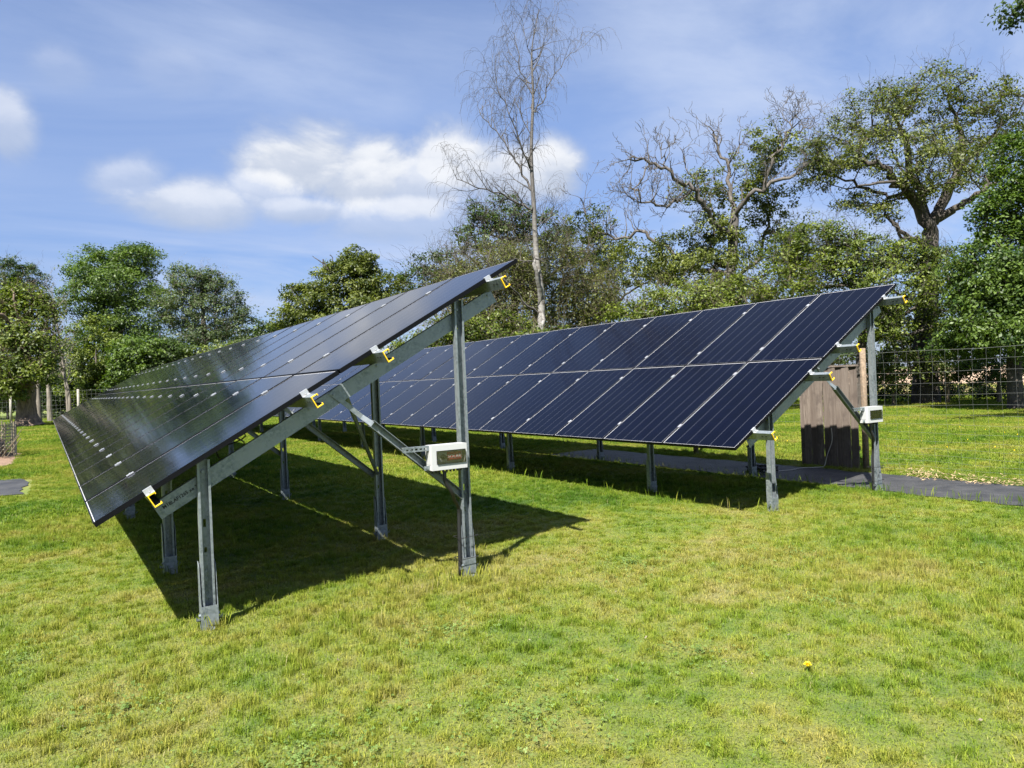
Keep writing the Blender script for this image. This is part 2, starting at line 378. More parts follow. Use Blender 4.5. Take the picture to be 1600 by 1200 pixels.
def text_mesh(body, size, name, extr=0.0006):
    cu = bpy.data.curves.new(name, 'FONT'); cu.body = body; cu.size = size; cu.extrude = extr; cu.resolution_u = 2; cu.offset = size*.018
    t = bpy.data.objects.new(name+'_tmp', cu); COL.objects.link(t)
    dg = bpy.context.evaluated_depsgraph_get(); me = bpy.data.meshes.new_from_object(t.evaluated_get(dg))
    bpy.data.objects.remove(t); me.name = name
    return me

# ------------------------------------------------------------------ ground, field, path
g = MB(); Rg = 900.0
g.add([(Rg*math.cos(a), Rg*math.sin(a), 0) for a in np.linspace(0, 2*math.pi, 48, endpoint=False)], [tuple(range(48))])
tag(g.build('ground', M['lawn']), kind='structure')
# bare field beyond the hedge on the right
fb = MB(); q = [ground_at(1150, 42), ground_at(1750, 40), ground_at(1750, 300), ground_at(1150, 300)]
fb.add([(a[0], a[1], 0.03) for a in q], [(0, 1, 2, 3)]); tag(fb.build('field', M['field']), kind='structure')

def ragged(name, x0, x1, y0, y1, z, material, step=0.22, amp=0.05, wob=0.012):
    ny = max(2, int((y1-y0)/step)); nx = 7; V = []; F = []
    for j in range(ny+1):
        t = j/ny; a = x0 + rng.normal(0, amp*0.6); b = x1 + rng.normal(0, amp)
        for i in range(nx):
            V.append((a+(b-a)*i/(nx-1), y0+(y1-y0)*t + (rng.normal(0, amp) if j in (0, ny) else 0), z + (abs(rng.normal(0, wob)) if 0 < i < nx-1 else 0)))
    for j in range(ny):
        for i in range(nx-1): F.append((j*nx+i, j*nx+i+1, (j+1)*nx+i+1, (j+1)*nx+i))
    mb = MB(); mb.add(V, F)
    return tag(mb.build(name, material, smooth=True), kind='structure')
ragged('path', 9.26, 10.70, 1.2, 13.2, 0.010, M['membrane'])
ragged('ground_mat', -2.7, -0.38, 15.58, 18.74, 0.012, M['membrane'], 0.3)
ragged('soil_bed', -3.6, -0.74, 22.6, 28.2, 0.015, M['soil'], 0.3, 0.12, 0.03)
# a low bank of cut clippings along the path
V = []; F = []; T = []
for i in range(1700):
    y = rng.uniform(2.4, 6.2); x = 10.90 + 0.16*math.sin(y*2.1) + rng.normal(0, 0.17); z = max(0.005, rng.normal(0.035, 0.03)*math.exp(-((x-10.93)/0.25)**2) + 0.01)
    a = rng.uniform(0, 6.28); L = rng.uniform(0.03, 0.09); w = rng.uniform(0.004, 0.014)
    d = np.array([math.cos(a), math.sin(a), rng.normal(0, 0.25)])*L; s_ = np.array([-math.sin(a), math.cos(a), rng.normal(0, 0.3)])*w
    p = np.array([x, y, z]); b0 = len(V); V += [p-s_, p+d*0.5, p+d+s_*0.3, p+d*0.5+s_*1.5]; F.append((b0, b0+1, b0+2, b0+3))
tag(link('dry_clippings', poly_mesh('dry_clippings', V, F, M['straw'])), 'brown dry grass clippings strewn along the dark path edge', 'clippings', kind='stuff')

# ------------------------------------------------------------------ solar arrays
PW, PL, PITW, PITL = 1.140, 1.9066, 1.154, 1.9206
mb = MB(); e = 0.009
mb.add([(e,e,-.003),(PL-e,e,-.003),(PL-e,PW-e,-.003),(e,PW-e,-.003)], [(0,1,2,3)], 0)
mb.add([(e,e,-.008),(PL-e,e,-.008),(PL-e,PW-e,-.008),(e,PW-e,-.008)], [(3,2,1,0)], 1)
for (a, b) in (((e,e),(PL-e,e)), ((PL-e,e),(PL-e,PW-e)), ((PL-e,PW-e),(e,PW-e)), ((e,PW-e),(e,e))):
    mb.add([(a[0],a[1],-.008),(b[0],b[1],-.008),(b[0],b[1],-.003),(a[0],a[1],-.003)], [(0,1,2,3)], 1)
ME_PANEL = mb.mesh('solar_panel', [M['cells'], M['back']])
mb = MB(); t = 0.0085; h = -0.035
mb.box((0, 0, h), (t, PW, 0)); mb.box((PL-t, 0, h), (PL, PW, 0)); mb.box((t, 0, h), (PL-t, t, 0)); mb.box((t, PW-t, h), (PL-t, PW, 0))
mb.box((t, t, h), (0.03, PW-t, h+.002)); mb.box((PL-0.03, t, h), (PL-t, PW-t, h+.002))
ME_FRAME = mb.mesh('frame', M['frame'])
mb = MB(); mb.box((-.010, -.03, .030), (.010, .03, .045)); ME_JBOX = mb.mesh('junction_box', M['black'])
mb = MB(); mb.box((-.030, -.017, .0006), (.030, .017, .0075)); mb.tube([(0, 0, .0075), (0, 0, .0125)], .0065, 6); mb.box((-.026, -.008, -.036), (.026, .008, .0006))
ME_CLAMP = mb.mesh('clamp', M['alu'])
mb = MB(); mb.box((-.030, -.038, -.036), (.030, -.004, -.032)); mb.box((-.030, -.008, -.032), (.030, -.003, .0006)); mb.box((-.030, -.008, .0006), (.030, .014, .006)); mb.tube([(0, -.026, -.031), (0, -.026, -.018)], .008, 6)
ME_ENDCLAMP = mb.mesh('end_clamp', M['alu'])

def c_profile(w, hgt, lip, t):
    """lipped channel: web at p=0, flanges out to p=w, q from 0 down to -hgt"""
    return [(0,0),(w,0),(w,-lip),(w-t,-lip),(w-t,-t),(t,-t),(t,-hgt+t),(w-t,-hgt+t),(w-t,-hgt+lip),(w,-hgt+lip),(w,-hgt),(0,-hgt)]
RAIL_H = 0.090
def bolt(mb, p, ax, r=0.011, ln=0.012):
    mb.tube([p, np.asarray(p, float)+np.asarray(ax, float)*ln], r, 6)

def post_mesh(hgt, zb):
    """channel post open to the front with slotted web; z from zb to hgt"""
    w, d, t = 0.086, 0.052, 0.0035; mb = MB()
    prof_l = [(-w/2, -d), (-w/2+.016, -d), (-w/2+.016, -d+t), (-w/2+t, -d+t), (-w/2+t, -t), (-w/2, -t)]
    mb.prism(prof_l, 2, zb, hgt); mb.prism([(-x, y) for x, y in prof_l[::-1]], 2, zb, hgt)
    # web split round real slots
    slots = []; z = zb + 0.10
    while z < zb + 0.42: slots.append((z, z+0.022)); z += 0.055
    slots += [(zb+0.50, zb+0.535), (zb+0.68, zb+0.735)] + ([(hgt-0.25, hgt-0.20)] if hgt > 1.6 else [])
    slots = [s_ for s_ in slots if s_[1] < hgt-0.06]
    sw = 0.010
    mb.box((-w/2, -t, zb), (-sw, 0, hgt)); mb.box((sw, -t, zb), (w/2, 0, hgt))
    z0 = zb
    for (a, b) in slots: mb.box((-sw, -t, z0), (sw, 0, a)); z0 = b
    mb.box((-sw, -t, z0), (sw, 0, hgt))
    mb.tube([(0, -.004, hgt-.085), (0, -.022, hgt-.085)], .012, 6)
    return mb.mesh('post', M['steel'])
def anchor_mesh():
    mb = MB(); w = 0.114; t = 0.004; d = 0.068
    mb.box((-w/2, .004, -.02), (w/2, .004+t, .46))
    for s_ in (-1, 1):
        x = s_*w/2
        pr = [(-d, -.02), (-d, .15), (-d+.03, .44), (.004, .475), (.004, -.02)]
        mb.prism(pr, 0, min(x, x-s_*t), max(x, x-s_*t))
        # turned-out barbs and the heads of the ground pins
        mb.add([(x, -d+.01, .075), (x+s_*.034, -d+.016, .098), (x+s_*.030, -d+.022, .066), (x, -d+.05, .05), (x+s_*.030, -d+.04, .085)], [(0,1,2),(1,4,2),(0,2,3),(2,4,3),(0,4,1),(0,3,4)])
        bolt(mb, (x, -d+.03, .10), (s_, 0, 0), .012, .012)
    mb.box((-w/2+t, -d, -.02), (w/2-t, -d+t, .165))
    mb.add([(-.036, -d-.001, .05), (.036, -d-.02, .062), (.05, -d-.02, .045), (-.02, -d-.001, .03)], [(0,1,2,3)])
    mb.tube([(0, -d+.02, -.03), (.012, -d-.035, .018)], .013, 6)
    return mb.mesh('ground_anchor', M['steel'])
ME_ANCHOR = anchor_mesh()

def build_array(o, tilt, rotz, n, rails_y, frames, fx, rx, label, box_side):
    root = empty('solar_array', (o[0], o[1], 0), rotz, label, 'solar array', 'rows of ground mounted solar panels')
    hb = o[2]; ct, st = math.cos(tilt), math.sin(tilt)
    def P(s, y, w=0.0): return np.array([s*ct - w*st, y, hb + s*st + w*ct])
    rot = (0, -tilt, 0)
    for row in range(2):
        for k in range(n):
            jit = rng.normal(0, 0.0016)
            pn = link('solar_panel', ME_PANEL, root, P(row*PITL, k*PITW, jit), rot); link('frame', ME_FRAME, pn)
            if k < 3: link('junction_box', ME_JBOX, pn, (PL*0.5, PW/2, -0.075))
    srail = (0.37, 1.60, 2.25, 3.47); ln = n*PITW
    for s_, ry in zip(srail, rails_y):
        mb = MB(); pr = [(p-0.026, q) for p, q in c_profile(0.052, RAIL_H, 0.014, 0.004)]
        mb.prism(pr, 1, ry+0.004, ln+0.12)
        for yy in (ry+0.09, ry+0.14): mb.box((-0.0275, yy, -0.046), (-0.0262, yy+0.022, -0.034), 1)
        r_ = mb.build('rail', [M['steel'], M['black']], root, loc=P(s_, 0, -0.0365), rot=rot)
        mb = MB(); pr2 = [(p-0.0272, q+0.0012) for p, q in c_profile(0.0544, RAIL_H+0.0024, 0.0155, 0.0064)]
        mb.prism(pr2, 1, ry, ry+0.014); mb.build('painted_end', M['yellow'], r_)
        link('end_clamp', ME_ENDCLAMP, root, P(s_, 0), rot)
        for k in range(1, n): link('clamp', ME_CLAMP, root, P(s_, k*PITW-0.010) + np.array([0, rng.normal(0, .002), 0]), rot)
    wb = -0.0365-RAIL_H-0.002
    for i, fy in enumerate(frames):
        mb = MB(); pr = [(p, q) for p, q in c_profile(0.050, 0.122, 0.016, 0.004)]
        vs = MB(); vs.prism(pr, 0, 0.34, 3.52)
        for s_ in srail: bolt(vs, (s_, -.001, -0.03), (0, -1, 0), .010, .010)
        b_ = vs.build('rafter_beam', M['steel'], root, loc=P(0, fy, wb), rot=rot)
        for nm, px in (('front', fx), ('rear', rx)):
            top = hb + px/ct*st - 0.052
            po = link('post', post_mesh(top, 0.03 if nm == 'front' else 0.05), root, (px, fy-0.004, 0.0))
            link('ground_anchor', ME_ANCHOR, po)
        # diagonal brace: flat drilled end, then a folded channel down to the rear post
        a = np.array([rx-1.12, fy+0.056, hb+(rx-1.12)*st/ct-0.175]); c = np.array([rx-0.02, fy+0.056, 0.685])
        if i == 0: a[1] = c[1] = fy-0.008
        d = c-a; L = np.linalg.norm(d); ang = math.atan2(-d[2], d[0])
        mb = MB(); mb.box((-.02, -.004, -.020), (0.34, 0, .020))
        mb.add([(0.30,-.004,-.020),(0.30,-.004,.020),(0.40,-.036,-.022),(0.40,-.036,.022),(0.40,0,-.022),(0.40,0,.022),(0.30,0,-.02),(0.30,0,.02)],
               [(0,1,3,2),(1,7,5,3),(0,2,4,6),(2,3,5,4)])
        mb.prism([(0, .030), (-.052, .030), (-.052, .026), (-.004, .026), (-.004, -.026), (-.052, -.026), (-.052, -.030), (0, -.030)], 0, 0.385, L)
        bolt(mb, (0.01, -.004, 0), (0, -1, 0))
        mb.build('brace', M['steel'], root, loc=a, rot=(0, ang, 0))
    # long wind brace from the first frame back to the second rear post
    a = P(2.10*0+1.92, frames[0]+0.06, wb-0.10); c = np.array([rx-0.03, frames[1]-0.06, 0.72])
    mb = MB(); mb.tube([a, c], 0.020, 4)
    for f in (0.33, 0.78): mb.tube([a+(c-a)*(f-.004), a+(c-a)*(f+.004)], 0.0235, 4)
    wbz = mb.build('wind_brace', M['steel'], root)
    # panel leads looping under the glass
    for k in range(7):
        y0 = 0.25 + k*0.62; s0 = 1.05 + 0.35*((k*37) % 5)/5
        pts = [P(s0, y0, -.05), P(s0+.05, y0+.12, -.16-.05*(k % 3)), P(s0-.12, y0+.34, -.20), P(s0-.05, y0+.55, -.09), P(s0+.1, y0+.66, -.05)]
        MB().tube(smooth_curve(pts, 4), 0.006, 4).build('lead', M['black'], root)
    return root, P
def smooth_curve(pts, sub=5):
    pts = np.asarray(pts, float); n = len(pts); out = []
    for i in range(n-1):
        p0, p1, p2, p3 = pts[max(i-1, 0)], pts[i], pts[i+1], pts[min(i+2, n-1)]
        for j in range(sub):
            t = j/sub
            out.append(0.5*((2*p1)+(-p0+p2)*t+(2*p0-5*p1+4*p2-p3)*t*t+(-p0+3*p1-3*p2+p3)*t**3))
    out.append(pts[-1]); return np.array(out)

FR_L = [0.13, 2.06] + [2.06+3.74*k for k in range(1, 8)]
FR_R = [0.14, 2.18] + [2.18+3.74*k for k in range(1, 8)]
A_LEFT, P_L = build_array((0.229, 5.439, 0.85), R(29.47), 0.0, 26, (-0.045, -0.20, -0.20, -0.24), FR_L, 0.69, 2.775,
    'nearer row of dark solar panels seen end-on, reflecting the pale sky', 0)
A_RIGHT, P_R = build_array((6.421, 5.548, 0.81), R(30.56), -0.0037, 26, (-0.26, -0.27, -0.27, -0.27), FR_R, 0.735, 2.85,
    'farther row of deep blue solar panels with white cell lines, at right', 0)
# ink stencil on the near beam of the nearer row
beam = [c for c in A_LEFT.children if c.name.startswith('rafter_beam')][0]
tm = text_mesh('M18LAF1265 xe 300A20', 0.035, 'printed_marking'); tm.materials.clear(); tm.materials.append(M['ink'])
link('printed_marking', tm, beam, (0.385, -0.0012, -0.070), (R(90), 0, 0))

def isolator_box(loc, rz, label, post_dx):
    """loc: lower left front corner area, box .34 wide"""
    w, hh, d = 0.325, 0.205, 0.115
    root = empty('isolator_box', loc, rz, label, 'electrical box', 'isolator boxes on the array posts')
    mb = MB(); t = 0.006; bar = 0.047; side = 0.012
    mb.box((0, 0, 0), (w, d, t)); mb.box((0, 0, hh-t), (w, d, hh)); mb.box((0, 0, t), (t, d, hh-t)); mb.box((w-t, 0, t), (w, d, hh-t)); mb.box((t, d-t, t), (w-t, d, hh-t))
    mb.box((t, 0, t), (w-t, .006, bar)); mb.box((t, 0, hh-bar), (w-t, .006, hh-t)); mb.box((t, 0, bar), (side+.03, .006, hh-bar)); mb.box((w-side, 0, bar), (w-t, .006, hh-bar))
    body = mb.build('enclosure', M['white'], root)
    mb = MB(); mb.box((-.002, .030, bar), (0.0, d-.01, hh-bar)); mb.build('side_panel', M['grey'], body)
    mb = MB(); mb.box((side+.032, -.010, bar+.004), (w-side-.004, -.006, hh-bar-.004))
    mb.box((side+.032, -.006, bar+.004), (side+.037, .002, hh-bar-.004)); mb.box((w-side-.009, -.006, bar+.004), (w-side-.004, .002, hh-bar-.004))
    mb.box((side+.037, -.006, bar+.004), (w-side-.009, .002, bar+.008)); mb.box((side+.037, -.006, hh-bar-.008), (w-side-.009, .002, hh-bar-.004))
    mb.build('window_cover', M['window'], root)
    mb = MB(); mb.box((side+.05, .030, bar+.012), (w-side-.02, .036, hh-bar-.012)); ip = mb.build('inner_panel', M['grey'], root)
    mb = MB(); mb.tube([(.115, .030, hh*.5), (.115, .020, hh*.5)], .024, 14); mb.box((.098, .004, hh*.5-.008), (.148, .020, hh*.5+.008)); mb.build('switch_knob', M['black'], root)
    mb = MB(); mb.box((.152, .024, hh*.5-.034), (.284, .030, hh*.5+.038)); lb = mb.build('warning_label', M['red'], root)
    tm = text_mesh('SOLAR', 0.041, 'lettering', 0.001); tm.materials.clear(); tm.materials.append(M['white'])
    link('lettering', tm, lb, (.157, .0225, hh*.5-.012), (R(90), 0, 0))
    for k in range(9):
        mb = MB(); x = .03 + k*(w-.06)/8; mb.tube([(x, d*.55, 0), (x, d*.55, -.012)], .013, 8); mb.tube([(x, d*.55, -.012), (x, d*.55, -.026)], .009, 6); mb.build('cable_gland', M['black'], root)
    x0 = .03 + 4*(w-.06)/8
    pts = [(x0-.02, d*.55, -.02), (x0-.02, d*.55, -.10), (x0+.04, d*.6, -.20), (post_dx-.13, d*.9, -.27), (post_dx-.072, .140, -.36), (post_dx-.068, .150, -.50), (post_dx-.078, .150, -.93)]
    MB().tube(smooth_curve(pts, 6), .0165, 8).build('conduit', M['black'], root, smooth=True)
    # slotted strut fixing the box to the diagonal brace, and a second fixing below
    mb = MB(); x1 = -0.235; zs = hh-.042
    mb.box((x1, .045, zs), (0, .048, zs+.012)); mb.box((x1, .045, zs+.026), (0, .048, zs+.038))
    z0 = x1
    for k in range(5):
        sx = x1+.030+k*.040; mb.box((z0, .045, zs+.012), (sx, .048, zs+.026)); z0 = sx+.022
    mb.box((z0, .045, zs+.012), (0, .048, zs+.026)); mb.box((x1, .045, zs+.038), (0, .075, zs+.041))
    mb.build('strut', M['steel'], root)
    mb = MB(); mb.box((-.05, .045, .004), (0, .048, .040)); bolt(mb, (-.03, .045, .022), (0, -1, 0)); mb.build('fixing', M['steel'], root)
    for k, zz in enumerate((-.60, -.78)):
        mb = MB(); pts = [(post_dx+.070*sx, .150+.066*sy, zz+.004*sx) for sx, sy in ((-1.4, -1), (1, -1.05), (1, 1), (-1.4, 1), (-1.4, -1))]
        mb.tube(pts, .003, 4); mb.build('cable_tie', M['black'], root)
    return root
# boxes hang beside the near rear posts
isolator_box((2.63, 5.385, 0.947), R(0), 'white isolator box on the rear post of the nearer row', 0.372)
isolator_box((6.421+2.85-0.37, 5.50, 0.925), R(0), 'white isolator box on the rear post of the farther row', 0.372)

# ------------------------------------------------------------------ wooden screen, stake, coil, cord
XF = 11.06
scr = empty('wooden_screen', (XF, 7.50, 0), 0, 'weathered vertical board panel standing behind the farther solar row', 'fence panel')
nb = 8; y0 = 7.01; bw = 0.122
for k in range(nb):
    hh = 1.66 + rng.normal(0, 0.004); yy = y0+k*bw-7.50; th = (0.0, 0.022)[k % 2] + abs(rng.normal(0, .003))
    mb = MB(); lx = rng.normal(0, .003)
    prof = [(yy-.004, 0.02), (yy+bw+.004, 0.02), (yy+bw+.004+lx, hh), (yy-.004+lx, hh)]
    xs0 = -.020-th; vs = [(xs0, *prof[0]), (xs0+.011, *prof[1]), (xs0+.011, *prof[2]), (xs0, *prof[3]), (xs0+.019, *prof[0]), (xs0+.019, *prof[1]), (xs0+.019, *prof[2]), (xs0+.019, *prof[3])]
    mb.add(vs, [(0,3,2,1),(4,5,6,7),(0,1,5,4),(1,2,6,5),(2,3,7,6),(3,0,4,7)]); mb.build('board', M['wood'], scr)
mb = MB(); mb.box((-.050, y0-7.52, 1.665), (.030, y0+nb*bw-7.48, 1.692)); mb.build('cap_rail', M['wood'], scr)
for z in (0.3, 0.85, 1.4): mb = MB(); mb.box((.001, y0-7.50, z), (.04, y0+nb*bw-7.50, z+.07)); mb.build('cross_rail', M['wood'], scr)
mb = MB(); mb.box((.001, y0+nb*bw-7.50+.012, 0), (.09, y0+nb*bw-7.50+.10, 1.7)); mb.build('corner_post', M['wood'], scr)
cp = MB(); pts = [(XF-.055, 7.46, 0.66), (XF-.06, 7.45, 0.45), (XF-.075, 7.54, 0.20), (XF-.10, 7.58, .03), (XF-.28, 7.54, .02), (XF-.55, 7.70, .022), (XF-.85, 7.66, .024), (9.85, 7.75, .025)]
tag(cp.tube(smooth_curve(pts, 6), .006, 5).build('pale_cord', M['cord'], smooth=True), 'thin pale cord trailing from the wooden panel onto the path', 'cord')
coil = MB(); pts = []
for k in range(90):
    a = k*0.55; r_ = .15 + .05*math.sin(k*1.7); pts.append((9.66+r_*math.cos(a)*1.1, 7.80+r_*math.sin(a)*1.4, .025+.10*abs(math.sin(k*0.77))))
tag(coil.tube(pts, .011, 5).build('cable_coil', M['black'], smooth=True), 'tangled coil of black cable lying on the dark path', 'cable coil')

# ------------------------------------------------------------------ deer fence on the right
fn = empty('deer_fence', (XF, 6.0, 0), 0, 'tall wire deer fence with square mesh along the path at right', 'fence')
ROWS = [0.05, 0.12, 0.20, 0.29, 0.39, 0.50, 0.62, 0.75, 0.89, 1.04, 1.20, 1.37, 1.54, 1.70, 1.86]
def sag(y, z): return z + .010*math.sin(y*1.3+z*3) + .006*math.sin(y*3.7+z*11)
for z in ROWS:
    ys = np.arange(-5.0, 9.5, 0.38)
    MB().tube([(.012*math.sin(y*1.9+z*5), y, sag(y, z)) for y in ys], 0.0013 if z < 1.8 else .0019, 3).build('line_wire', M['wire'], fn)
y = -5.0
while y < 9.2:
    pts = []
    for i, z in enumerate(ROWS):
        pts.append((.012*math.sin(y*1.9+z*5), y + .006*math.sin(y*9+i), sag(y, z)))
        if i < len(ROWS)-1:
            zm = (z+ROWS[i+1])/2; pts.append((.012*math.sin(y*1.9+zm*5), y + (.022 if (i % 2) else -.006)*(1 if 0.3 < zm < 1.1 else .2)*math.sin(y*.8+1), sag(y, zm)))
    MB().tube(pts, 0.0011, 3).build('stay_wire', M['wire'], fn); y += 0.185
for (yy, hgt, rr, tl) in ((0.94, 1.95, .048, .01), (4.6, 1.95, .05, -.02), (-3.9, 2.0, .05, .0)):
    MB().tube([(.06, yy, 0), (.06+tl, yy, hgt*.5), (.06+tl*2, yy, hgt)], [rr*1.05, rr, rr*.93], 9).build('stake', M['stake'], fn, smooth=True)

# ------------------------------------------------------------------ far fence on the left
fl = empty('wire_fence', ground_at(60, 56), 0, 'distant wire netting fence with pale posts before the woodland at left', 'fence')
o3 = np.array(fl.location)
xs = np.linspace(-260, 330, 40); base = [ground_at(x, 56)-o3 for x in xs]
for z in (0.1, 0.3, 0.5, 0.7, 0.95, 1.25, 1.6, 2.0, 2.3):
    MB().tube([b+np.array([0, 0, z]) for b in base], .0055 if z > 2.2 else 0.004, 3).build('line_wire', M['wire'], fl)
for x in (-240, -115, 15, 121, 228, 330):
    b = ground_at(x, 55.9)-o3
    MB().tube([b, b+np.array([.02, 0, 2.4])], [.10, .085], 8).build('stake', M['pale_stake'], fl, smooth=True)
for x in np.arange(-250, 330, 7.0):
    b = ground_at(x, 56)-o3; MB().tube([b, b+np.array([0, 0, 2.28])], .0042, 3, cap=False).build('stay_wire', M['wire'], fl)

# ------------------------------------------------------------------ netted compost heap with canes at far left
cb_ = empty('compost_heap', (-1.95, 27.1, 0), 0, 'netted compost heap with bundled canes on bare soil at left edge', 'compost heap')
V = []; F = []; nu, nv = 22, 8
for j in range(nv+1):
    for i in range(nu):
        a = 2*math.pi*i/nu; q = math.cos(j/nv*math.pi/2); z = math.sin(j/nv*math.pi/2)
        k = 1+rng.normal(0, .05); V.append((0.95*q*math.cos(a)*k, 1.7*q*math.sin(a)*k, .78*z*k))
for j in range(nv):
    for i in range(nu): F.append((j*nu+i, j*nu+(i+1) % nu, (j+1)*nu+(i+1) % nu, (j+1)*nu+i))
mb = MB(); mb.add(V, F); mb.build('heap', M['soil'], cb_, smooth=True)
for k in range(9):
    a = R(-60+k*22); p0 = np.array([1.15*math.cos(a), 1.85*math.sin(a), 0])
    MB().tube([p0, p0+np.array([.03*math.cos(a), 0, 1.05])], .018, 5).build('cane', M['cane'], cb_)
for z in np.arange(.05, 1.05, .10):
    MB().tube([(1.16*math.cos(a), 1.86*math.sin(a), z+.03*math.sin(a*5)) for a in np.linspace(R(-75), R(140), 26)], .010, 3).build('net_cord', M['net'], cb_)
for a in np.linspace(R(-75), R(140), 36):
    MB().tube([(1.16*math.cos(a), 1.86*math.sin(a), 0), (1.16*math.cos(a)*.99, 1.86*math.sin(a), 1.0)], .010, 3, cap=False).build('net_cord', M['net'], cb_)
for k in range(16):
    a = rng.uniform(R(-50), R(40)); p0 = np.array([rng.uniform(.2, 1.0), -1.2+rng.normal(0, .35), .08]); p1 = p0 + np.array([rng.normal(.35, .25), rng.normal(.1, .3), rng.uniform(.5, .95)])
    MB().tube([p0, p1], rng.uniform(.010, .018), 4).build('cane', M['cane'], cb_)

# ------------------------------------------------------------------ trees
def chains_to_mesh(nodes, parent, rad, name, mats, par, rmin=0.0, rmax=99.0, thin=0.03):
    """continuous tapering tubes for the stout wood, short three-sided pieces for the fine twigs"""
    nodes = np.asarray(nodes); parent = np.asarray(parent); rad = np.asarray(rad); n = len(nodes); kids = [[] for _ in range(n)]
    for i in np.nonzero((parent >= 0) & (rad >= thin))[0]: kids[parent[i]].append(i)
    V = []; F = []; off = 0; stack = [(i, -1) for i in np.nonzero(parent < 0)[0]]
    while stack:
        s_, pr = stack.pop(); ch = [pr, s_] if pr >= 0 else [s_]; c = s_
        while kids[c]:
            ks = sorted(kids[c], key=lambda q: -rad[q]); stack += [(q, c) for q in ks[1:]]; c = ks[0]; ch.append(c)
        if len(ch) < 2: continue
        r_ = rad[ch].copy()
        if pr >= 0: r_[0] = r_[1]
        if not (rmin <= r_[1] < rmax): continue
        pts = nodes[ch]; k = 10 if r_[0] > .16 else 6 if r_[0] > .06 else 4
        tan = np.gradient(pts, axis=0); tan /= np.linalg.norm(tan, axis=1)[:, None]+1e-9
        a = np.cross(tan[0], (0.31, 0.77, 0.55)); m_ = len(pts); R_ = np.zeros((m_, k, 3)); w = 2*np.pi*np.arange(k)/k
        for i in range(m_):
            a = a - tan[i]*(a @ tan[i]); a = a/(math.sqrt(a @ a)+1e-9); t_ = tan[i]
            b = np.array([t_[1]*a[2]-t_[2]*a[1], t_[2]*a[0]-t_[0]*a[2], t_[0]*a[1]-t_[1]*a[0]])
            rr = r_[i]*(1+(rng.normal(0, .07, k) if r_[i] > .12 else 0))
            R_[i] = pts[i] + (np.cos(w)*rr)[:, None]*a + (np.sin(w)*rr)[:, None]*b
        V.append(R_.reshape(-1, 3)); i0 = np.arange(m_-1)[:, None]*k; j0 = np.arange(k)[None, :]; j1 = (j0+1) % k
        F.append(np.stack([i0+j0, i0+j1, i0+k+j1, i0+k+j0], -1).reshape(-1, 4)+off); off += m_*k
    if rmin == 0.0:
        e = np.nonzero((parent >= 0) & (rad < thin))[0]
        if len(e):
            p1 = nodes[e]; p0 = nodes[parent[e]]; r1 = rad[e]; r0 = np.minimum(rad[parent[e]], r1*1.6); t_ = p1-p0; t_ /= np.linalg.norm(t_, axis=1)[:, None]+1e-9
            a = np.cross(t_, (0.31, 0.77, 0.55)); a /= np.linalg.norm(a, axis=1)[:, None]+1e-9; b = np.cross(t_, a)
            R_ = np.zeros((len(e), 2, 3, 3))
            for j in range(3):
                w = 2*np.pi*j/3; d = math.cos(w)*a+math.sin(w)*b; R_[:, 0, j] = p0+d*r0[:, None]; R_[:, 1, j] = p1+d*r1[:, None]
            V.append(R_.reshape(-1, 3)); i0 = np.arange(len(e))[:, None]*6; j0 = np.arange(3)[None, :]; j1 = (j0+1) % 3
            F.append(np.stack([i0+j0, i0+j1, i0+3+j1, i0+3+j0], -1).reshape(-1, 4)+off)
    if not V: return None
    return link(name, poly_mesh(name, np.concatenate(V), np.concatenate(F), mats, smooth=True), par)

def leaf_crown(name, C, Rc, per, size, mats, par, origin, flat=0.6, tint0=0.45, spread=0.22, up=0.55, core=None):
    n = len(C)*per
    idx = np.repeat(np.arange(len(C)), per); d = rng.normal(0, 1, (n, 3)); d /= np.linalg.norm(d, axis=1)[:, None]
    rr = rng.random(n)**0.45
    off = d*rr[:, None]*Rc[idx][:, None]; off[:, 2] *= flat
    ctr = C[idx]+off
    cen = C.mean(0) if core is None else core
    outw = ctr-cen; outw /= np.linalg.norm(outw, axis=1)[:, None]+1e-9
    nrm = outw*0.45 + d*0.35 + rng.normal(0, .55, (n, 3)); nrm[:, 2] += up; nrm /= np.linalg.norm(nrm, axis=1)[:, None]
    t1 = np.cross(nrm, rng.normal(0, 1, (n, 3))); t1 /= np.linalg.norm(t1, axis=1)[:, None]; t2 = np.cross(nrm, t1)
    L = size*rng.uniform(.6, 1.3, n); W = L*rng.uniform(.38, .62, n)
    a = ctr - t1*(L/2)[:, None]; b = ctr + t2*(W/2)[:, None] + nrm*(L*.10)[:, None]; c = ctr + t1*(L/2)[:, None]; e = ctr - t2*(W/2)[:, None] + nrm*(L*.10)[:, None]
    V = np.stack([a, b, c, e], 1).reshape(-1, 3) - origin; F = np.arange(n*4).reshape(-1, 4)
    ct = rng.normal(0, spread*.8, len(C)); tint = np.clip(tint0 + ct[idx] + rng.normal(0, spread*.7, n), 0, 1)
    return link(name, poly_mesh(name, V, F, mats, tint=tint), par)

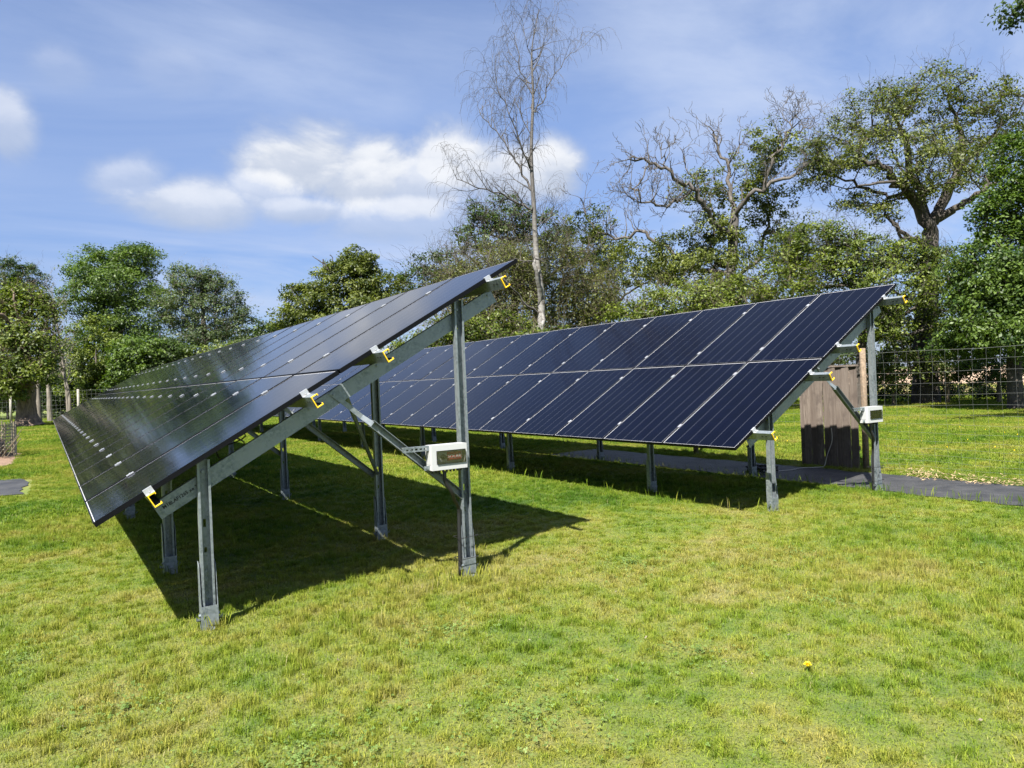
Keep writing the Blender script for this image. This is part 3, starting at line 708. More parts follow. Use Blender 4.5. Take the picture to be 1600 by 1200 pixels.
def grow(trunk, trad, limbs, attract, seg=0.7, wig=0.10, tip=0.012, bias=0.25, expo=0.46, rcap=None):
    """nodes of trunk and limbs, then every attractor is joined to the node that reaches it best"""
    nodes = []; par = []; fixr = []; dist = []
    def chain(pts, start, radii=None):
        prev = start
        for i, p in enumerate(pts):
            nodes.append(np.array(p, float)); par.append(prev); fixr.append(0.0 if radii is None else radii[i])
            dist.append(0.0 if prev < 0 else dist[prev]+np.linalg.norm(nodes[-1]-nodes[prev])); prev = len(nodes)-1
        return prev
    tp = smooth_curve(trunk, 4); tr = np.interp(np.linspace(0, 1, len(tp)), np.linspace(0, 1, len(trad)), trad)
    chain(tp, -1, list(tr))
    for (pts, r0, r1) in limbs:
        pp = smooth_curve(pts, 4); pp[1:-1] += rng.normal(0, wig*.5, pp[1:-1].shape)
        A = np.array(nodes); s_ = int(np.argmin(np.linalg.norm(A-pp[0], axis=1)))
        chain(pp[1:] if np.linalg.norm(A[s_]-pp[0]) < 0.6 else pp, s_, list(np.linspace(r0, r1, len(pp)))[-(len(pp)-1 if np.linalg.norm(A[s_]-pp[0]) < 0.6 else len(pp)):])
    nt = len(nodes); order = np.argsort([np.min(np.linalg.norm(np.array(nodes)-a, axis=1)) for a in attract]) if len(attract) else []
    lo = max(2, int(len(tp)*.45)) if not limbs else max(2, int(len(tp)*.35)); ends = []
    buf = np.zeros((20000, 3)); dd = np.zeros(20000); buf[:nt] = np.array(nodes); dd[:nt] = dist
    for i in order:
        a = attract[i]; m_ = len(nodes); cost = np.linalg.norm(buf[lo:m_]-a, axis=1) + bias*dd[lo:m_]*.5 + 0.6*np.maximum(0, buf[lo:m_, 2]-a[2]); j = lo+int(np.argmin(cost))
        p0 = nodes[j]; v = a-p0; L = np.linalg.norm(v); k = max(1, int(L/seg)); bow = np.array([0, 0, -0.10*L])+rng.normal(0, wig*L*.5, 3); prev = j
        for q in range(1, k+1):
            t = q/k; p = p0+v*t+bow*math.sin(math.pi*t)*.8+rng.normal(0, wig*seg*.6, 3)*(q < k)
            nodes.append(p); par.append(prev); fixr.append(0.0); dist.append(dist[prev]+L/k); m_ = len(nodes); buf[m_-1] = p; dd[m_-1] = dist[-1]; prev = m_-1
        ends.append(prev)
    n = len(nodes); cnt = np.zeros(n)
    for e_ in ends: cnt[e_] += 1
    for i in range(n-1, -1, -1):
        if par[i] >= 0: cnt[par[i]] += cnt[i] if cnt[i] > 0 else 0
    rad = tip*np.maximum(cnt, 1)**expo
    for i in range(n):
        if fixr[i] > 0: rad[i] = fixr[i]
    for i in range(nt, n):
        if par[i] >= 0: rad[i] = min(rad[i], rad[par[i]]*.9)
    return np.array(nodes), par, rad, ends

def add_twigs(nodes, par, rad, where, num, length, depth=2, gravity=0.0, tip=.006, wig=.35, spread=.9, segs=4, upw=0.25):
    nodes = list(nodes); par = list(par); rad = list(rad)
    def sprout(i, d, L, lev, r0):
        prev = i; p = nodes[i]; n_ = segs
        for q in range(n_):
            d = d+rng.normal(0, wig, 3)*(1 if lev else .7); d[2] += upw*.3-gravity*(q+1)/n_; d /= np.linalg.norm(d)
            p = p+d*L/n_; nodes.append(p); par.append(prev); rad.append(max(tip*.6, r0*(1-.8*(q+1)/n_))); prev = len(nodes)-1
            if lev < depth and rng.random() < .75:
                dn = d+rng.normal(0, spread*.7, 3); dn /= np.linalg.norm(dn); sprout(prev, dn, L*rng.uniform(.35, .65), lev+1, max(tip*.6, rad[prev]*.7))
    for i in where:
        for _ in range(num):
            j = par[i]; d0 = nodes[i]-nodes[j] if j >= 0 else np.array([0, 0, 1.0]); d0 = d0/(np.linalg.norm(d0)+1e-9)
            d = d0*.5+rng.normal(0, spread*.6, 3); d[2] += upw; d /= np.linalg.norm(d)
            sprout(i, d, length*rng.uniform(.5, 1.3), 0, min(rad[i]*.7, length*.016+tip))
    return np.array(nodes), par, np.array(rad)

def blob_points(blobs, D0):
    """ellipsoids given by photo pixel, depth and pixel radii; points lie mostly in the outer shell"""
    out = []
    fw = np.array([FWD[0], FWD[1], 0]); fw /= np.linalg.norm(fw); rt = np.array([RGT[0], RGT[1], 0]); rt /= np.linalg.norm(rt)
    for (x, y, D, rx, ry, num, *dep) in blobs:
        c = at(x, y, D); k = D/FPX; rd = dep[0] if dep else 0.8*max(rx, ry)*k
        d = rng.normal(0, 1, (num, 3)); d /= np.linalg.norm(d, axis=1)[:, None]; r_ = rng.uniform(.12, 1.0, num)**(1/2.4)
        d *= r_[:, None]
        out.append(c + d[:, :1]*rx*k*rt + d[:, 1:2]*rd*fw + d[:, 2:]*ry*k*np.array([0, 0, 1.0]))
    p = np.concatenate(out); p[:, 2] = np.maximum(p[:, 2], 0.25)
    return p

def tree(name, label, cat, base, trunk_px, trad, blobs, leaf, bark, limbs=(), group=None, per=70, size=.16, clump=.55, seed=1,
         twigs=0, tw_len=.8, tint=.45, flat=.6, wig=.10, drop=0.0, tip=.012, expo=.46, seg=.7, up=.55):
    global rng
    keep = rng; rng = np.random.default_rng(seed)
    b = np.array(base, float); root = empty(name, b, 0, label, cat, group)
    trunk = [b]+[at(*p) for p in trunk_px]
    A = blob_points(blobs, 0); lim = [([at(*p) for p in pts], r0, r1) for pts, r0, r1 in limbs]
    nodes, par, rad, ends = grow(trunk, trad, lim, A, seg=seg, wig=wig, tip=tip, expo=expo)
    if twigs: nodes, par, rad = add_twigs(nodes, par, rad, ends, twigs, tw_len, 1, tip=tip*.5)
    loc = nodes-b
    chains_to_mesh(loc, par, rad, 'trunk', bark, root, rmin=max(trad)*.5)
    chains_to_mesh(loc, par, rad, 'branches', bark, root, rmax=max(trad)*.5)
    C = A
    if drop: C = A[rng.random(len(A)) > drop]
    if len(C):
        Rc = clump*rng.uniform(.55, 1.35, len(C))
        leaf_crown('crown', C, Rc, per, size, leaf, root, b, flat=flat, tint0=tint, up=up)
    rng = keep
    return root

WG = 'woodland trees behind the left end of the rows'
# left side, far trees
tree('tree', 'dark small-leaved tree rising behind the others at the far left edge', 'tree', ground_at(-10, 78), [(0, 560, 78), (5, 480, 78), (8, 430, 78)], [.45, .3, .2, .08],
     [(-10, 430, 78, 70, 40, 90), (40, 440, 79, 34, 26, 40), (-30, 480, 78, 70, 40, 60)], M['leaf_dark'], M['bark'], per=70, size=.24, clump=.8, seed=11, group=WG, twigs=1, tw_len=1.6)
tree('tree', 'tall broad green oak with rounded head, highest of the left woodland', 'tree', ground_at(185, 74), [(186, 560, 74), (184, 480, 74), (185, 430, 74)], [.6, .5, .35, .12],
     [(150, 418, 74, 46, 30, 90), (215, 408, 74, 40, 28, 90), (180, 445, 73, 80, 34, 120), (135, 470, 73, 42, 40, 70), (215, 490, 73, 60, 45, 100), (175, 530, 72, 70, 38, 90)],
     M['leaf_green'], M['bark'], per=85, size=.24, clump=.95, seed=12, group=WG, tint=.48)
tree('tree', 'silvery round-headed tree beside the tallest oak at left', 'tree', ground_at(318, 71), [(320, 560, 71), (318, 510, 71), (316, 450, 71)], [.4, .34, .25, .08],
     [(300, 440, 71, 45, 30, 80), (340, 460, 71, 40, 36, 80), (275, 480, 71, 36, 44, 80), (320, 500, 71, 62, 44, 130), (375, 505, 71, 26, 28, 40), (310, 545, 70, 80, 26, 90)],
     M['leaf_silver'], M['bark_pale'], per=62, size=.22, clump=.75, seed=13, group=WG, twigs=1, tw_len=1.2)
tree('tree', 'gnarled oak with thick bare trunk standing before the left fence', 'tree', ground_at(42, 48), [(42, 645, 48), (41, 605, 48), (38, 540, 48), (42, 480, 48)], [.95, .60, .52, .36, .12],
     [(8, 480, 48, 34, 22, 40), (50, 478, 48, 34, 26, 50), (78, 500, 48, 18, 26, 24), (-12, 530, 47, 44, 30, 50), (30, 525, 47, 30, 24, 44), (68, 545, 47, 28, 30, 44), (5, 572, 46.5, 40, 26, 60), (45, 578, 46.5, 30, 18, 36), (-10, 602, 46, 40, 18, 34),
      (20, 610, 47, 26, 14, 20), (75, 585, 47.5, 18, 16, 16), (-40, 560, 48, 40, 60, 60), (30, 455, 48, 26, 16, 24)],
     M['leaf_lime'], M['bark_brown'], limbs=[([(40, 580, 48), (14, 505, 47), (-8, 490, 46)], .26, .08), ([(41, 520, 48), (52, 470, 47.5), (43, 452, 47)], .12, .03), ([(40, 540, 48), (22, 470, 47), (20, 450, 47)], .12, .03)],
     per=46, size=.22, clump=.66, seed=14, tint=.5, flat=.8, twigs=1, tw_len=1.0)
# shrubs and slender trees of the understorey
for i, (x, yb, D, rx, ry, lab, lf, tn) in enumerate([
        (150, 545, 62, 50, 52, 'yellowish bush below the tallest oak at left', 'leaf_lime', .5),
        (215, 560, 60, 46, 44, 'bright green bush meeting the far end of the nearer row', 'leaf_green', .55),
        (262, 565, 61, 40, 34, 'dark bush under the silvery tree', 'leaf_dark', .5),
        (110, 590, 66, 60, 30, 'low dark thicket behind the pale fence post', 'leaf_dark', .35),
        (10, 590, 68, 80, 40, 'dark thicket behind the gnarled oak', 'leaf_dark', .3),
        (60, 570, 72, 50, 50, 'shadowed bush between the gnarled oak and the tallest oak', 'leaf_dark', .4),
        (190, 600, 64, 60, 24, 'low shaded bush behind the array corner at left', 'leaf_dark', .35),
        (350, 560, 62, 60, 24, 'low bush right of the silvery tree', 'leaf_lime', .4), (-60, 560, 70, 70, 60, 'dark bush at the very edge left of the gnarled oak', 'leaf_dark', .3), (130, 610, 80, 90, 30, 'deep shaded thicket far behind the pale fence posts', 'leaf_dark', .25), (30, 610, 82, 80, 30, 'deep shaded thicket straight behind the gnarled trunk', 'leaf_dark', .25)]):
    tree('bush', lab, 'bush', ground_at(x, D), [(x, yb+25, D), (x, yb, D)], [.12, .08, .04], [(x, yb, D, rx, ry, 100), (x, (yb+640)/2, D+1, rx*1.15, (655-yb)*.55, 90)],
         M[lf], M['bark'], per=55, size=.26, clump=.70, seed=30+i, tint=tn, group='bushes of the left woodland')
for i, (x, x1, yt, D, lab) in enumerate([(59, 58, 470, 54, 'slender pale trunk just right of the gnarled oak'), (76, 72, 500, 57, 'thin straight trunk second right of the gnarled oak'),
        (107, 66, 482, 56, 'leaning bare grey sapling crossing left in front of the dark thicket'), (104, 84, 470, 58, 'leaning bare sapling with fine twigs before the yellowish bush')]):
    rng_k = rng; rng = np.random.default_rng(60+i)
    b = ground_at(x, D); rt = empty('slender_tree', b, 0, lab, 'tree', 'slender bare trunks at the left fence')
    nd, pr, rd, en = grow([b, at(x, 610, D), at((x+x1)/2, (610+yt)/2, D), at(x1, yt, D)], [.20 if i < 2 else .13, .16 if i < 2 else .11, .08, .02], [], [])
    nd, pr, rd = add_twigs(nd, pr, rd, list(range(5, len(nd)))*(3 if i > 1 else 1), 1, 2.2, 2, tip=.010, upw=.5)
    chains_to_mesh(nd-b, pr, rd, 'trunk', M['bark_pale'], rt, rmin=.06); chains_to_mesh(nd-b, pr, rd, 'branches', M['bark_pale'], rt, rmax=.06)
    rng = rng_k

# middle: oak with dead antler branches
tree('tree', 'dense oak with a dead antler branch standing above the nearer row', 'tree', ground_at(555, 60), [(553, 560, 60), (550, 500, 60), (552, 440, 60)], [.5, .42, .3, .1],
     [(560, 410, 60, 34, 24, 60), (540, 440, 60, 58, 34, 110), (480, 470, 60, 42, 30, 70), (600, 455, 60, 50, 28, 80), (540, 490, 59, 100, 34, 160), (450, 500, 60, 26, 20, 24)],
     M['leaf_oak'], M['bark'], limbs=[([(545, 500, 60), (522, 450, 59), (513, 425, 59), (505, 405, 59)], .16, .05), ([(513, 425, 59), (500, 408, 59), (488, 400, 59)], .07, .02), ([(512, 422, 59), (520, 405, 59), (516, 397, 59)], .06, .02), ([(538, 470, 60), (533, 420, 60), (530, 406, 60)], .07, .02), ([(520, 480, 60), (470, 470, 59), (452, 445, 59)], .07, .02)],
     per=75, size=.24, clump=.72, seed=21, tint=.42)
tree('tree', 'far low tree line clump in the gap beside the nearer row', 'tree', ground_at(418, 90), [(418, 560, 90), (418, 515, 90)], [.3, .2, .08], [(418, 520, 90, 34, 18, 50), (400, 540, 90, 50, 20, 60)],
     M['leaf_dark'], M['bark'], per=45, size=.36, clump=.9, seed=22)
# mixed twiggy tree and leafy neighbours round the birch
tree('tree', 'leafy dark green tree behind the bare birch', 'tree', ground_at(800, 36), [(800, 520, 36), (805, 450, 36), (800, 380, 36)], [.32, .26, .18, .06],
     [(748, 330, 36, 16, 20, 14), (790, 335, 36, 46, 30, 46), (760, 370, 36, 60, 28, 50), (850, 360, 36, 50, 34, 46), (905, 385, 36, 50, 34, 46), (700, 420, 36, 50, 34, 50), (665, 430, 36, 34, 34, 26), (930, 440, 36, 50, 50, 50), (800, 430, 36, 80, 50, 70)],
     M['leaf_dark'], M['bark'], per=50, size=.15, clump=.48, seed=23, twigs=2, tw_len=1.0, tint=.62, tip=.014)
tree('tree', 'olive brown twiggy willow massed around the birch trunk', 'tree', ground_at(830, 31), [(832, 560, 31), (838, 500, 31), (835, 440, 31)], [.28, .22, .16, .05],
     [(770, 430, 31, 80, 46, 110), (850, 430, 31, 80, 56, 130), (720, 470, 31, 60, 44, 70), (920, 470, 31, 60, 50, 90), (800, 500, 31, 110, 34, 110)],
     M['leaf_olive'], M['twig_brown'], per=80, size=.10, clump=.62, seed=24, twigs=2, tw_len=1.2, tint=.5, flat=.9, tip=.012)
tree('bush', 'green bramble bush beside the tall post of the nearer row', 'bush', ground_at(760, 27), [(760, 560, 27), (760, 525, 27)], [.1, .07, .03],
     [(760, 520, 27, 75, 36, 120), (690, 530, 27, 40, 34, 60), (650, 545, 27, 40, 26, 40), (860, 540, 26, 70, 30, 70)], M['leaf_lime'], M['twig_brown'], per=50, size=.12, clump=.40, seed=25, tint=.45, twigs=1)
# bare birch
def birch():
    global rng
    keep = rng; rng = np.random.default_rng(5); D = 28.0; b = ground_at(838, D)
    root = empty('birch_tree', b, 0, 'tall bare birch with white trunk and drooping twigs', 'tree')
    trunk = [b, at(842, 560, D), at(846, 470, D), at(838, 400, D), at(834, 320, D), at(830, 240, D), at(833, 150, D), at(831, 80, D), at(842, 14, D)]
    L = []
    def lb(pts, r0, r1): L.append(([at(x, y, D+dz) for x, y, dz in pts], r0, r1))
    lb([(834, 330, 0), (812, 318, -.3), (780, 300, -.8), (742, 292, -1.2), (712, 275, -1.4)], 0.051, 0.011)
    lb([(833, 300, 0), (812, 262, .5), (790, 225, .9), (762, 190, 1.2), (747, 168, 1.3)], 0.048, 0.011)
    lb([(832, 268, 0), (815, 230, -.5), (800, 190, -.8), (782, 150, -1), (774, 118, -1.1)], 0.041, 0.009)
    lb([(831, 215, 0), (812, 180, .4), (798, 140, .6)], 0.027, 0.009)
    lb([(832, 180, 0), (852, 150, -.3), (876, 105, -.6), (904, 78, -.8)], 0.031, 0.007)
    lb([(833, 150, 0), (815, 110, .3), (806, 70, .5), (801, 42, .5)], 0.027, 0.007)
    lb([(831, 105, 0), (845, 75, .4), (862, 58, .6)], 0.020, 0.007)
    lb([(831, 90, 0), (820, 55, -.3), (817, 30, -.3)], 0.019, 0.006)
    lb([(836, 360, 0), (858, 340, .4), (868, 320, .5)], 0.027, 0.009)
    lb([(845, 470, 0), (848, 510, -.2), (838, 560, -.5)], 0.068, 0.090)
    lb([(844, 480, 0), (838, 425, -.5), (832, 400, -.6)], 0.095, 0.045)
    lb([(846, 490, 0), (818, 470, -.5), (790, 440, -.9), (752, 402, -1.3), (735, 388, -1.4)], 0.041, 0.013)
    lb([(846, 530, 0), (800, 500, -.8), (772, 470, -1.2)], 0.041, 0.018)
    nodes, par, rad, _ = grow(trunk, [.17, .15, .135, .11, .088, .070, .050, .030, .011], L, [], wig=.08)
    n0 = len(nodes); z = nodes[:, 2]; nt = 33
    wh = [i for i in range(n0) if rad[i] < .06 and z[i] > 5.0]
    # upswept side shoots first, then fine hanging twigs off those
    nodes, par, rad = add_twigs(nodes, par, rad, wh, 1, 1.25, 0, gravity=.05, tip=.010, wig=.16, spread=.75, segs=5, upw=.35)
    n1 = len(nodes); wh2 = list(range(n0, n1))
    nodes, par, rad = add_twigs(nodes, par, rad, [i for i in wh2 if rng.random() < .75], 1, 1.0, 1, gravity=.85, tip=.0055, wig=.22, spread=.55, segs=5, upw=.1)
    loc = nodes-b
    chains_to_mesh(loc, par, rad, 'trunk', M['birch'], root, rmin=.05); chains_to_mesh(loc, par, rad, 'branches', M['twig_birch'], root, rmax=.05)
    rng = keep
birch()
# stag-headed oak
def stag_oak():
    global rng
    keep = rng; rng = np.random.default_rng(8); D = 31.0; b = ground_at(1138, D)
    root = empty('stag_oak', b, 0, 'half-dead oak with bare twisting limbs and sparse leaves', 'tree')
    trunk = [b, at(1139, 540, D), at(1141, 450, D), at(1146, 370, D), at(1148, 330, D)]
    L = []
    def lb(pts, r0, r1): L.append(([at(x, y, D+dz) for x, y, dz in pts], r0, r1))
    lb([(1146, 372, 0), (1118, 350, -.6), (1096, 318, -1), (1072, 290, -1.3), (1042, 264, -1.6), (1012, 254, -1.8), (986, 245, -1.9)], 0.135, 0.036)
    lb([(1080, 298, -1.2), (1052, 320, -1.5), (1020, 318, -1.7), (1000, 308, -1.8), (985, 285, -1.8)], 0.068, 0.023)
    lb([(1130, 425, 0), (1080, 415, .8), (1040, 385, 1.2), (1008, 365, 1.5), (980, 370, 1.7), (948, 368, 1.9), (922, 350, 2), (908, 310, 2)], 0.122, 0.023)
    lb([(1148, 332, 0), (1142, 295, .4), (1138, 262, .7), (1122, 232, .9), (1115, 205, 1)], 0.102, 0.036)
    lb([(1138, 262, .7), (1154, 235, .4), (1158, 205, .3)], 0.047, 0.014)
    lb([(1148, 335, 0), (1172, 305, -.8), (1206, 290, -1.2), (1240, 278, -1.5), (1262, 255, -1.7)], 0.115, 0.036)
    lb([(1195, 293, -1), (1204, 258, -1.2), (1222, 225, -1.4), (1234, 200, -1.5), (1242, 178, -1.5)], 0.075, 0.023)
    lb([(1206, 260, -1.2), (1218, 222, -.9), (1212, 196, -.8)], 0.047, 0.014)
    lb([(1236, 215, -1.4), (1260, 205, -1.6), (1270, 182, -1.6)], 0.034, 0.011)
    lb([(1040, 264, -1.6), (1034, 240, -1.7), (1030, 222, -1.7)], 0.034, 0.011)
    lb([(1100, 322, -1), (1078, 270, -.4), (1062, 230, -.3)], 0.047, 0.014)
    lb([(1012, 254, -1.8), (992, 300, -2.2), (1000, 330, -2.2)], 0.034, 0.014)
    lb([(948, 368, 1.9), (912, 392, 1.6), (890, 400, 1.6)], 0.034, 0.011)
    lb([(1140, 450, 0), (1118, 420, 1.2), (1112, 350, 1.6), (1106, 300, 1.8)], 0.094, 0.030)
    lb([(1141, 440, 0), (1188, 400, 1.5), (1200, 340, 2), (1205, 310, 2.1)], 0.088, 0.036)
    nodes, par, rad, _ = grow(trunk, [.34, .25, .22, .20, .15], L, [], wig=.16)
    n0 = len(nodes); wh = [i for i in range(18, n0) if rad[i] < .13 and rng.random() < .62]
    nodes, par, rad = add_twigs(nodes, par, rad, wh, 1, 1.15, 2, tip=.013, wig=.40, spread=.85, segs=5, upw=.45)
    loc = nodes-b
    chains_to_mesh(loc, par, rad, 'trunk', M['bark_dead'], root, rmin=.09); chains_to_mesh(loc, par, rad, 'branches', M['bark_dead'], root, rmax=.09)
    C = blob_points([(1105, 290, 31, 36, 36, 16), (1185, 250, 31, 40, 50, 30), (1175, 300, 31, 30, 20, 8), (1215, 225, 30, 26, 50, 16), (1110, 350, 31, 50, 30, 20), (1220, 330, 32, 50, 40, 22), (1060, 385, 32, 60, 26, 26),
                     (990, 415, 32, 70, 36, 50), (1100, 420, 31, 90, 34, 60), (920, 350, 33, 36, 30, 18), (960, 380, 33, 40, 20, 14), (1150, 330, 32, 60, 40, 26), (1200, 280, 31, 30, 40, 18), (1130, 390, 32, 70, 30, 40), (1230, 390, 32, 50, 40, 36), (1040, 420, 31, 60, 26, 34), (1075, 300, 31, 30, 40, 10)], 0)
    leaf_crown('crown', C, .42*rng.uniform(.5, 1.4, len(C)), 75, .13, M['leaf_oak'], root, b, tint0=.5, flat=.7)
    rng = keep
stag_oak()
tree('tree', 'light green hazel screening the foot of the half-dead oak', 'tree', ground_at(1120, 28), [(1120, 540, 28), (1122, 490, 28), (1120, 460, 28)], [.16, .13, .1, .04],
     [(1060, 470, 28, 70, 28, 90), (1150, 462, 28, 70, 30, 100), (990, 490, 28, 50, 22, 50), (1220, 445, 28, 60, 34, 70), (1100, 500, 28, 120, 26, 90)], M['leaf_lime'], M['twig_brown'], per=55, size=.12, clump=.42, seed=26, tint=.55, twigs=1)
tree('tree', 'small ivy-dark tree with crooked bare stems left of the hazel', 'tree', ground_at(952, 33), [(955, 540, 33), (952, 495, 33), (960, 460, 33)], [.16, .13, .09, .04],
     [(940, 478, 33, 30, 22, 34), (900, 500, 33, 40, 24, 34)], M['leaf_dark'], M['bark'], limbs=[([(955, 480, 33), (985, 455, 33), (1010, 440, 33), (1015, 425, 33)], .06, .02), ([(952, 490, 33), (975, 462, 32), (970, 440, 32)], .05, .02)], per=55, size=.13, clump=.4, seed=27, tint=.4)
# big oak at right
tree('oak_tree', 'large spreading oak with dark forked trunk and airy domed crown', 'tree', ground_at(1446, 31), [(1446, 570, 31), (1448, 500, 31), (1452, 420, 31), (1454, 362, 31)], [.58, .46, .40, .34, .30],
     [(1440, 145, 31, 80, 36, 80), (1360, 180, 31, 64, 44, 76), (1305, 235, 31, 56, 42, 76), (1280, 270, 31, 40, 30, 36), (1400, 240, 30, 80, 40, 70), (1500, 200, 31, 70, 44, 70), (1560, 160, 31, 46, 36, 40), (1585, 215, 31, 36, 40, 30),
      (1470, 260, 29, 70, 40, 60), (1540, 255, 31, 56, 34, 36), (1350, 310, 31, 44, 22, 26), (1380, 335, 30, 34, 14, 14), (1450, 300, 30, 46, 22, 24)],
     M['leaf_oak'], M['bark'],
     limbs=[([(1453, 365, 31), (1434, 322, 30.6), (1412, 290, 30.2), (1376, 262, 30), (1342, 250, 29.8)], .27, .08), ([(1454, 362, 31), (1436, 300, 31.5), (1418, 240, 32), (1406, 200, 32)], .24, .08),
            ([(1455, 350, 31), (1478, 310, 31), (1494, 262, 31), (1500, 215, 31), (1486, 170, 31)], .26, .07), ([(1460, 340, 31), (1500, 322, 30.5), (1532, 300, 30), (1556, 286, 30)], .18, .07),
            ([(1452, 378, 31), (1426, 372, 30.5), (1400, 350, 30), (1380, 320, 30)], .15, .04), ([(1424, 308, 30.4), (1380, 305, 31), (1330, 285, 31), (1290, 270, 31)], .11, .03), ([(1494, 262, 31), (1540, 225, 31.5), (1580, 180, 32)], .13, .03),
            ([(1436, 372, 31), (1412, 368, 29.5), (1392, 345, 29)], .10, .03), ([(1412, 290, 30.2), (1386, 288, 29.3), (1340, 290, 29)], .10, .03)],
     per=52, size=.12, clump=.52, seed=28, twigs=1, tw_len=.9, tint=.50, wig=.16, tip=.012, expo=.42, flat=.5)
tree('tree', 'yellow-green leafy boughs spread low in front of the large oak', 'tree', ground_at(1340, 29), [(1345, 560, 29), (1350, 500, 29), (1352, 440, 29)], [.22, .18, .14, .05],
     [(1270, 375, 29, 60, 34, 70), (1230, 400, 29, 40, 34, 40), (1340, 400, 29, 70, 36, 90), (1420, 400, 29, 50, 30, 60), (1300, 430, 29, 80, 36, 80), (1400, 450, 28, 80, 40, 80), (1480, 420, 29, 50, 40, 60), (1380, 510, 28, 40, 34, 40), (1420, 500, 30, 50, 40, 60), (1490, 490, 31, 40, 40, 50), (1440, 545, 32, 70, 24, 60)],
     M['leaf_lime'], M['bark'], per=58, size=.125, clump=.46, seed=29, tint=.45, twigs=1)
tree('tree', 'dense bright green tree filling the right edge of the view', 'tree', ground_at(1585, 25), [(1585, 560, 25), (1590, 480, 25), (1600, 380, 25)], [.26, .22, .17, .06],
     [(1590, 260, 25, 40, 60, 70), (1570, 340, 25, 50, 50, 90), (1620, 320, 25, 50, 110, 120), (1540, 420, 25, 60, 50, 110), (1590, 440, 24, 60, 50, 120), (1520, 490, 25, 50, 44, 90), (1580, 520, 24, 70, 40, 120), (1640, 450, 24, 60, 110, 90), (1500, 540, 26, 50, 30, 50)],
     M['leaf_green'], M['bark'], per=60, size=.13, clump=.48, seed=41, tint=.5)
for i, (x, y, D, rx, ry, lab, lf) in enumerate([(1395, 575, 30, 50, 34, 'hedge bush beside the foot of the large oak, nearest the steel post', 'leaf_lime'), (1480, 570, 30, 50, 30, 'hedge bush just right of the large oak trunk', 'leaf_oak'),
        (1560, 575, 29, 60, 30, 'hedge bush under the dense green tree at right edge', 'leaf_green'), (1430, 612, 33, 90, 20, 'low dark bramble along the lawn edge below the large oak', 'leaf_dark'), (1560, 612, 32, 80, 20, 'low dark bramble at the lawn edge far right', 'leaf_dark'),
        (1320, 600, 33, 70, 26, 'low hedge seen above the wooden panel', 'leaf_lime'), (1690, 575, 29, 90, 40, 'hedge bush continuing past the right edge of the view', 'leaf_green')]):
    tree('bush', lab, 'bush', ground_at(x, D), [(x, y+20, D), (x, y, D)], [.08, .06, .03], [(x, y, D, rx, ry, 75 if ry > 25 else 60)], M[lf], M['twig_brown'], per=42, size=.13, clump=.40, seed=50+i, tint=.38, twigs=1, group='hedge under the oaks at right')
for i, (x, D) in enumerate([(250, 120), (520, 110), (700, 105), (960, 100), (1110, 110), (1300, 105)]):
    tree('tree', ['hazy far tree behind the silvery tree', 'far tree behind the antler oak', 'far tree showing left of the birch', 'far tree showing in the gap beside the half-dead oak', 'far tree behind the half-dead oak trunk', 'far tree showing through the boughs before the large oak'][i],
         'tree', ground_at(x, D), [(x, 550, D), (x, 520, D)], [.4, .3, .1], [(x, 545, D, 70, 26, 60), (x-50, 560, D, 50, 20, 40), (x+55, 560, D, 50, 20, 40)], M['leaf_dark'], M['bark'], per=45, size=.42, clump=1.2, seed=70+i, tint=.5, group='far trees beyond the hedge')
# tree outside the right edge whose bough tip shows in the top corner and whose shade falls on the lawn
tree('tree', 'leafy bough tip hanging into the top right corner', 'tree', ground_at(2020, 15), [(2020, 400, 15), (2010, 150, 15), (1990, 20, 15)], [.35, .3, .22, .08],
     [(1590, 18, 15, 12, 22, 8, .3), (1680, -40, 15, 60, 60, 30), (1850, -60, 15, 140, 130, 130), (2020, 20, 15, 160, 160, 130), (1800, 60, 16, 70, 80, 50)],
     M['leaf_dark'], M['bark'], limbs=[([(1990, 60, 15), (1850, -30, 15), (1700, -40, 15), (1610, 0, 15)], .12, .02)], per=60, size=.11, clump=.36, seed=81, tint=.5)

# ------------------------------------------------------------------ flowers in the lawn
def flower(name, p, hgt, r_, m_, label, cat, group=None, petals=22):
    root = empty(name, p, rng.uniform(0, 6), label, cat, group)
    MB().tube([(0, 0, 0), (.004, 0, hgt*.6), (.0, .002, hgt)], .0022, 4).build('stem', M['stem'], root)
    mb = MB()
    for k in range(petals):
        a = 2*math.pi*k/petals*1.0+.3*(k % 2); rr = r_*(1, .8, .55)[k % 3]; lift = r_*(.15, .40, .62)[k % 3]
        c, s_ = math.cos(a), math.sin(a); w = r_*.22
        mb.add([(0, 0, hgt), (rr*.6*c-w*s_, rr*.6*s_+w*c, hgt+lift), (rr*c, rr*s_, hgt+lift*.8), (rr*.6*c+w*s_, rr*.6*s_-w*c, hgt+lift)], [(0, 1, 2, 3), (3, 2, 1, 0)][:1])
    mb.tube([(0, 0, hgt-.010), (0, 0, hgt+.002)], r_*.35, 8)
    hd = mb.build('flower_head', m_, root); return root, hd
flower('dandelion', (3.44, 2.53, 0), .046, .024, M['petal'], 'single yellow dandelion flowering in the foreground lawn', 'dandelion', None, 30)
for (x, y) in [(1590, 680), (1570, 677), (1540, 672), (1512, 688), (1480, 700), (1555, 700), (1500, 668), (1440, 690), (1585, 705), (1215, 697), (1230, 690), (1420, 668)]:
    d = at(x, y, 1.0)-EYE; p = EYE+d*(1.60/-d[2]); p[2] = 0
    flower('buttercup', p, .07, .017, M['petal'], 'tiny yellow buttercup in the lawn behind the wire fence', 'flower', 'buttercups beyond the deer fence', 8)

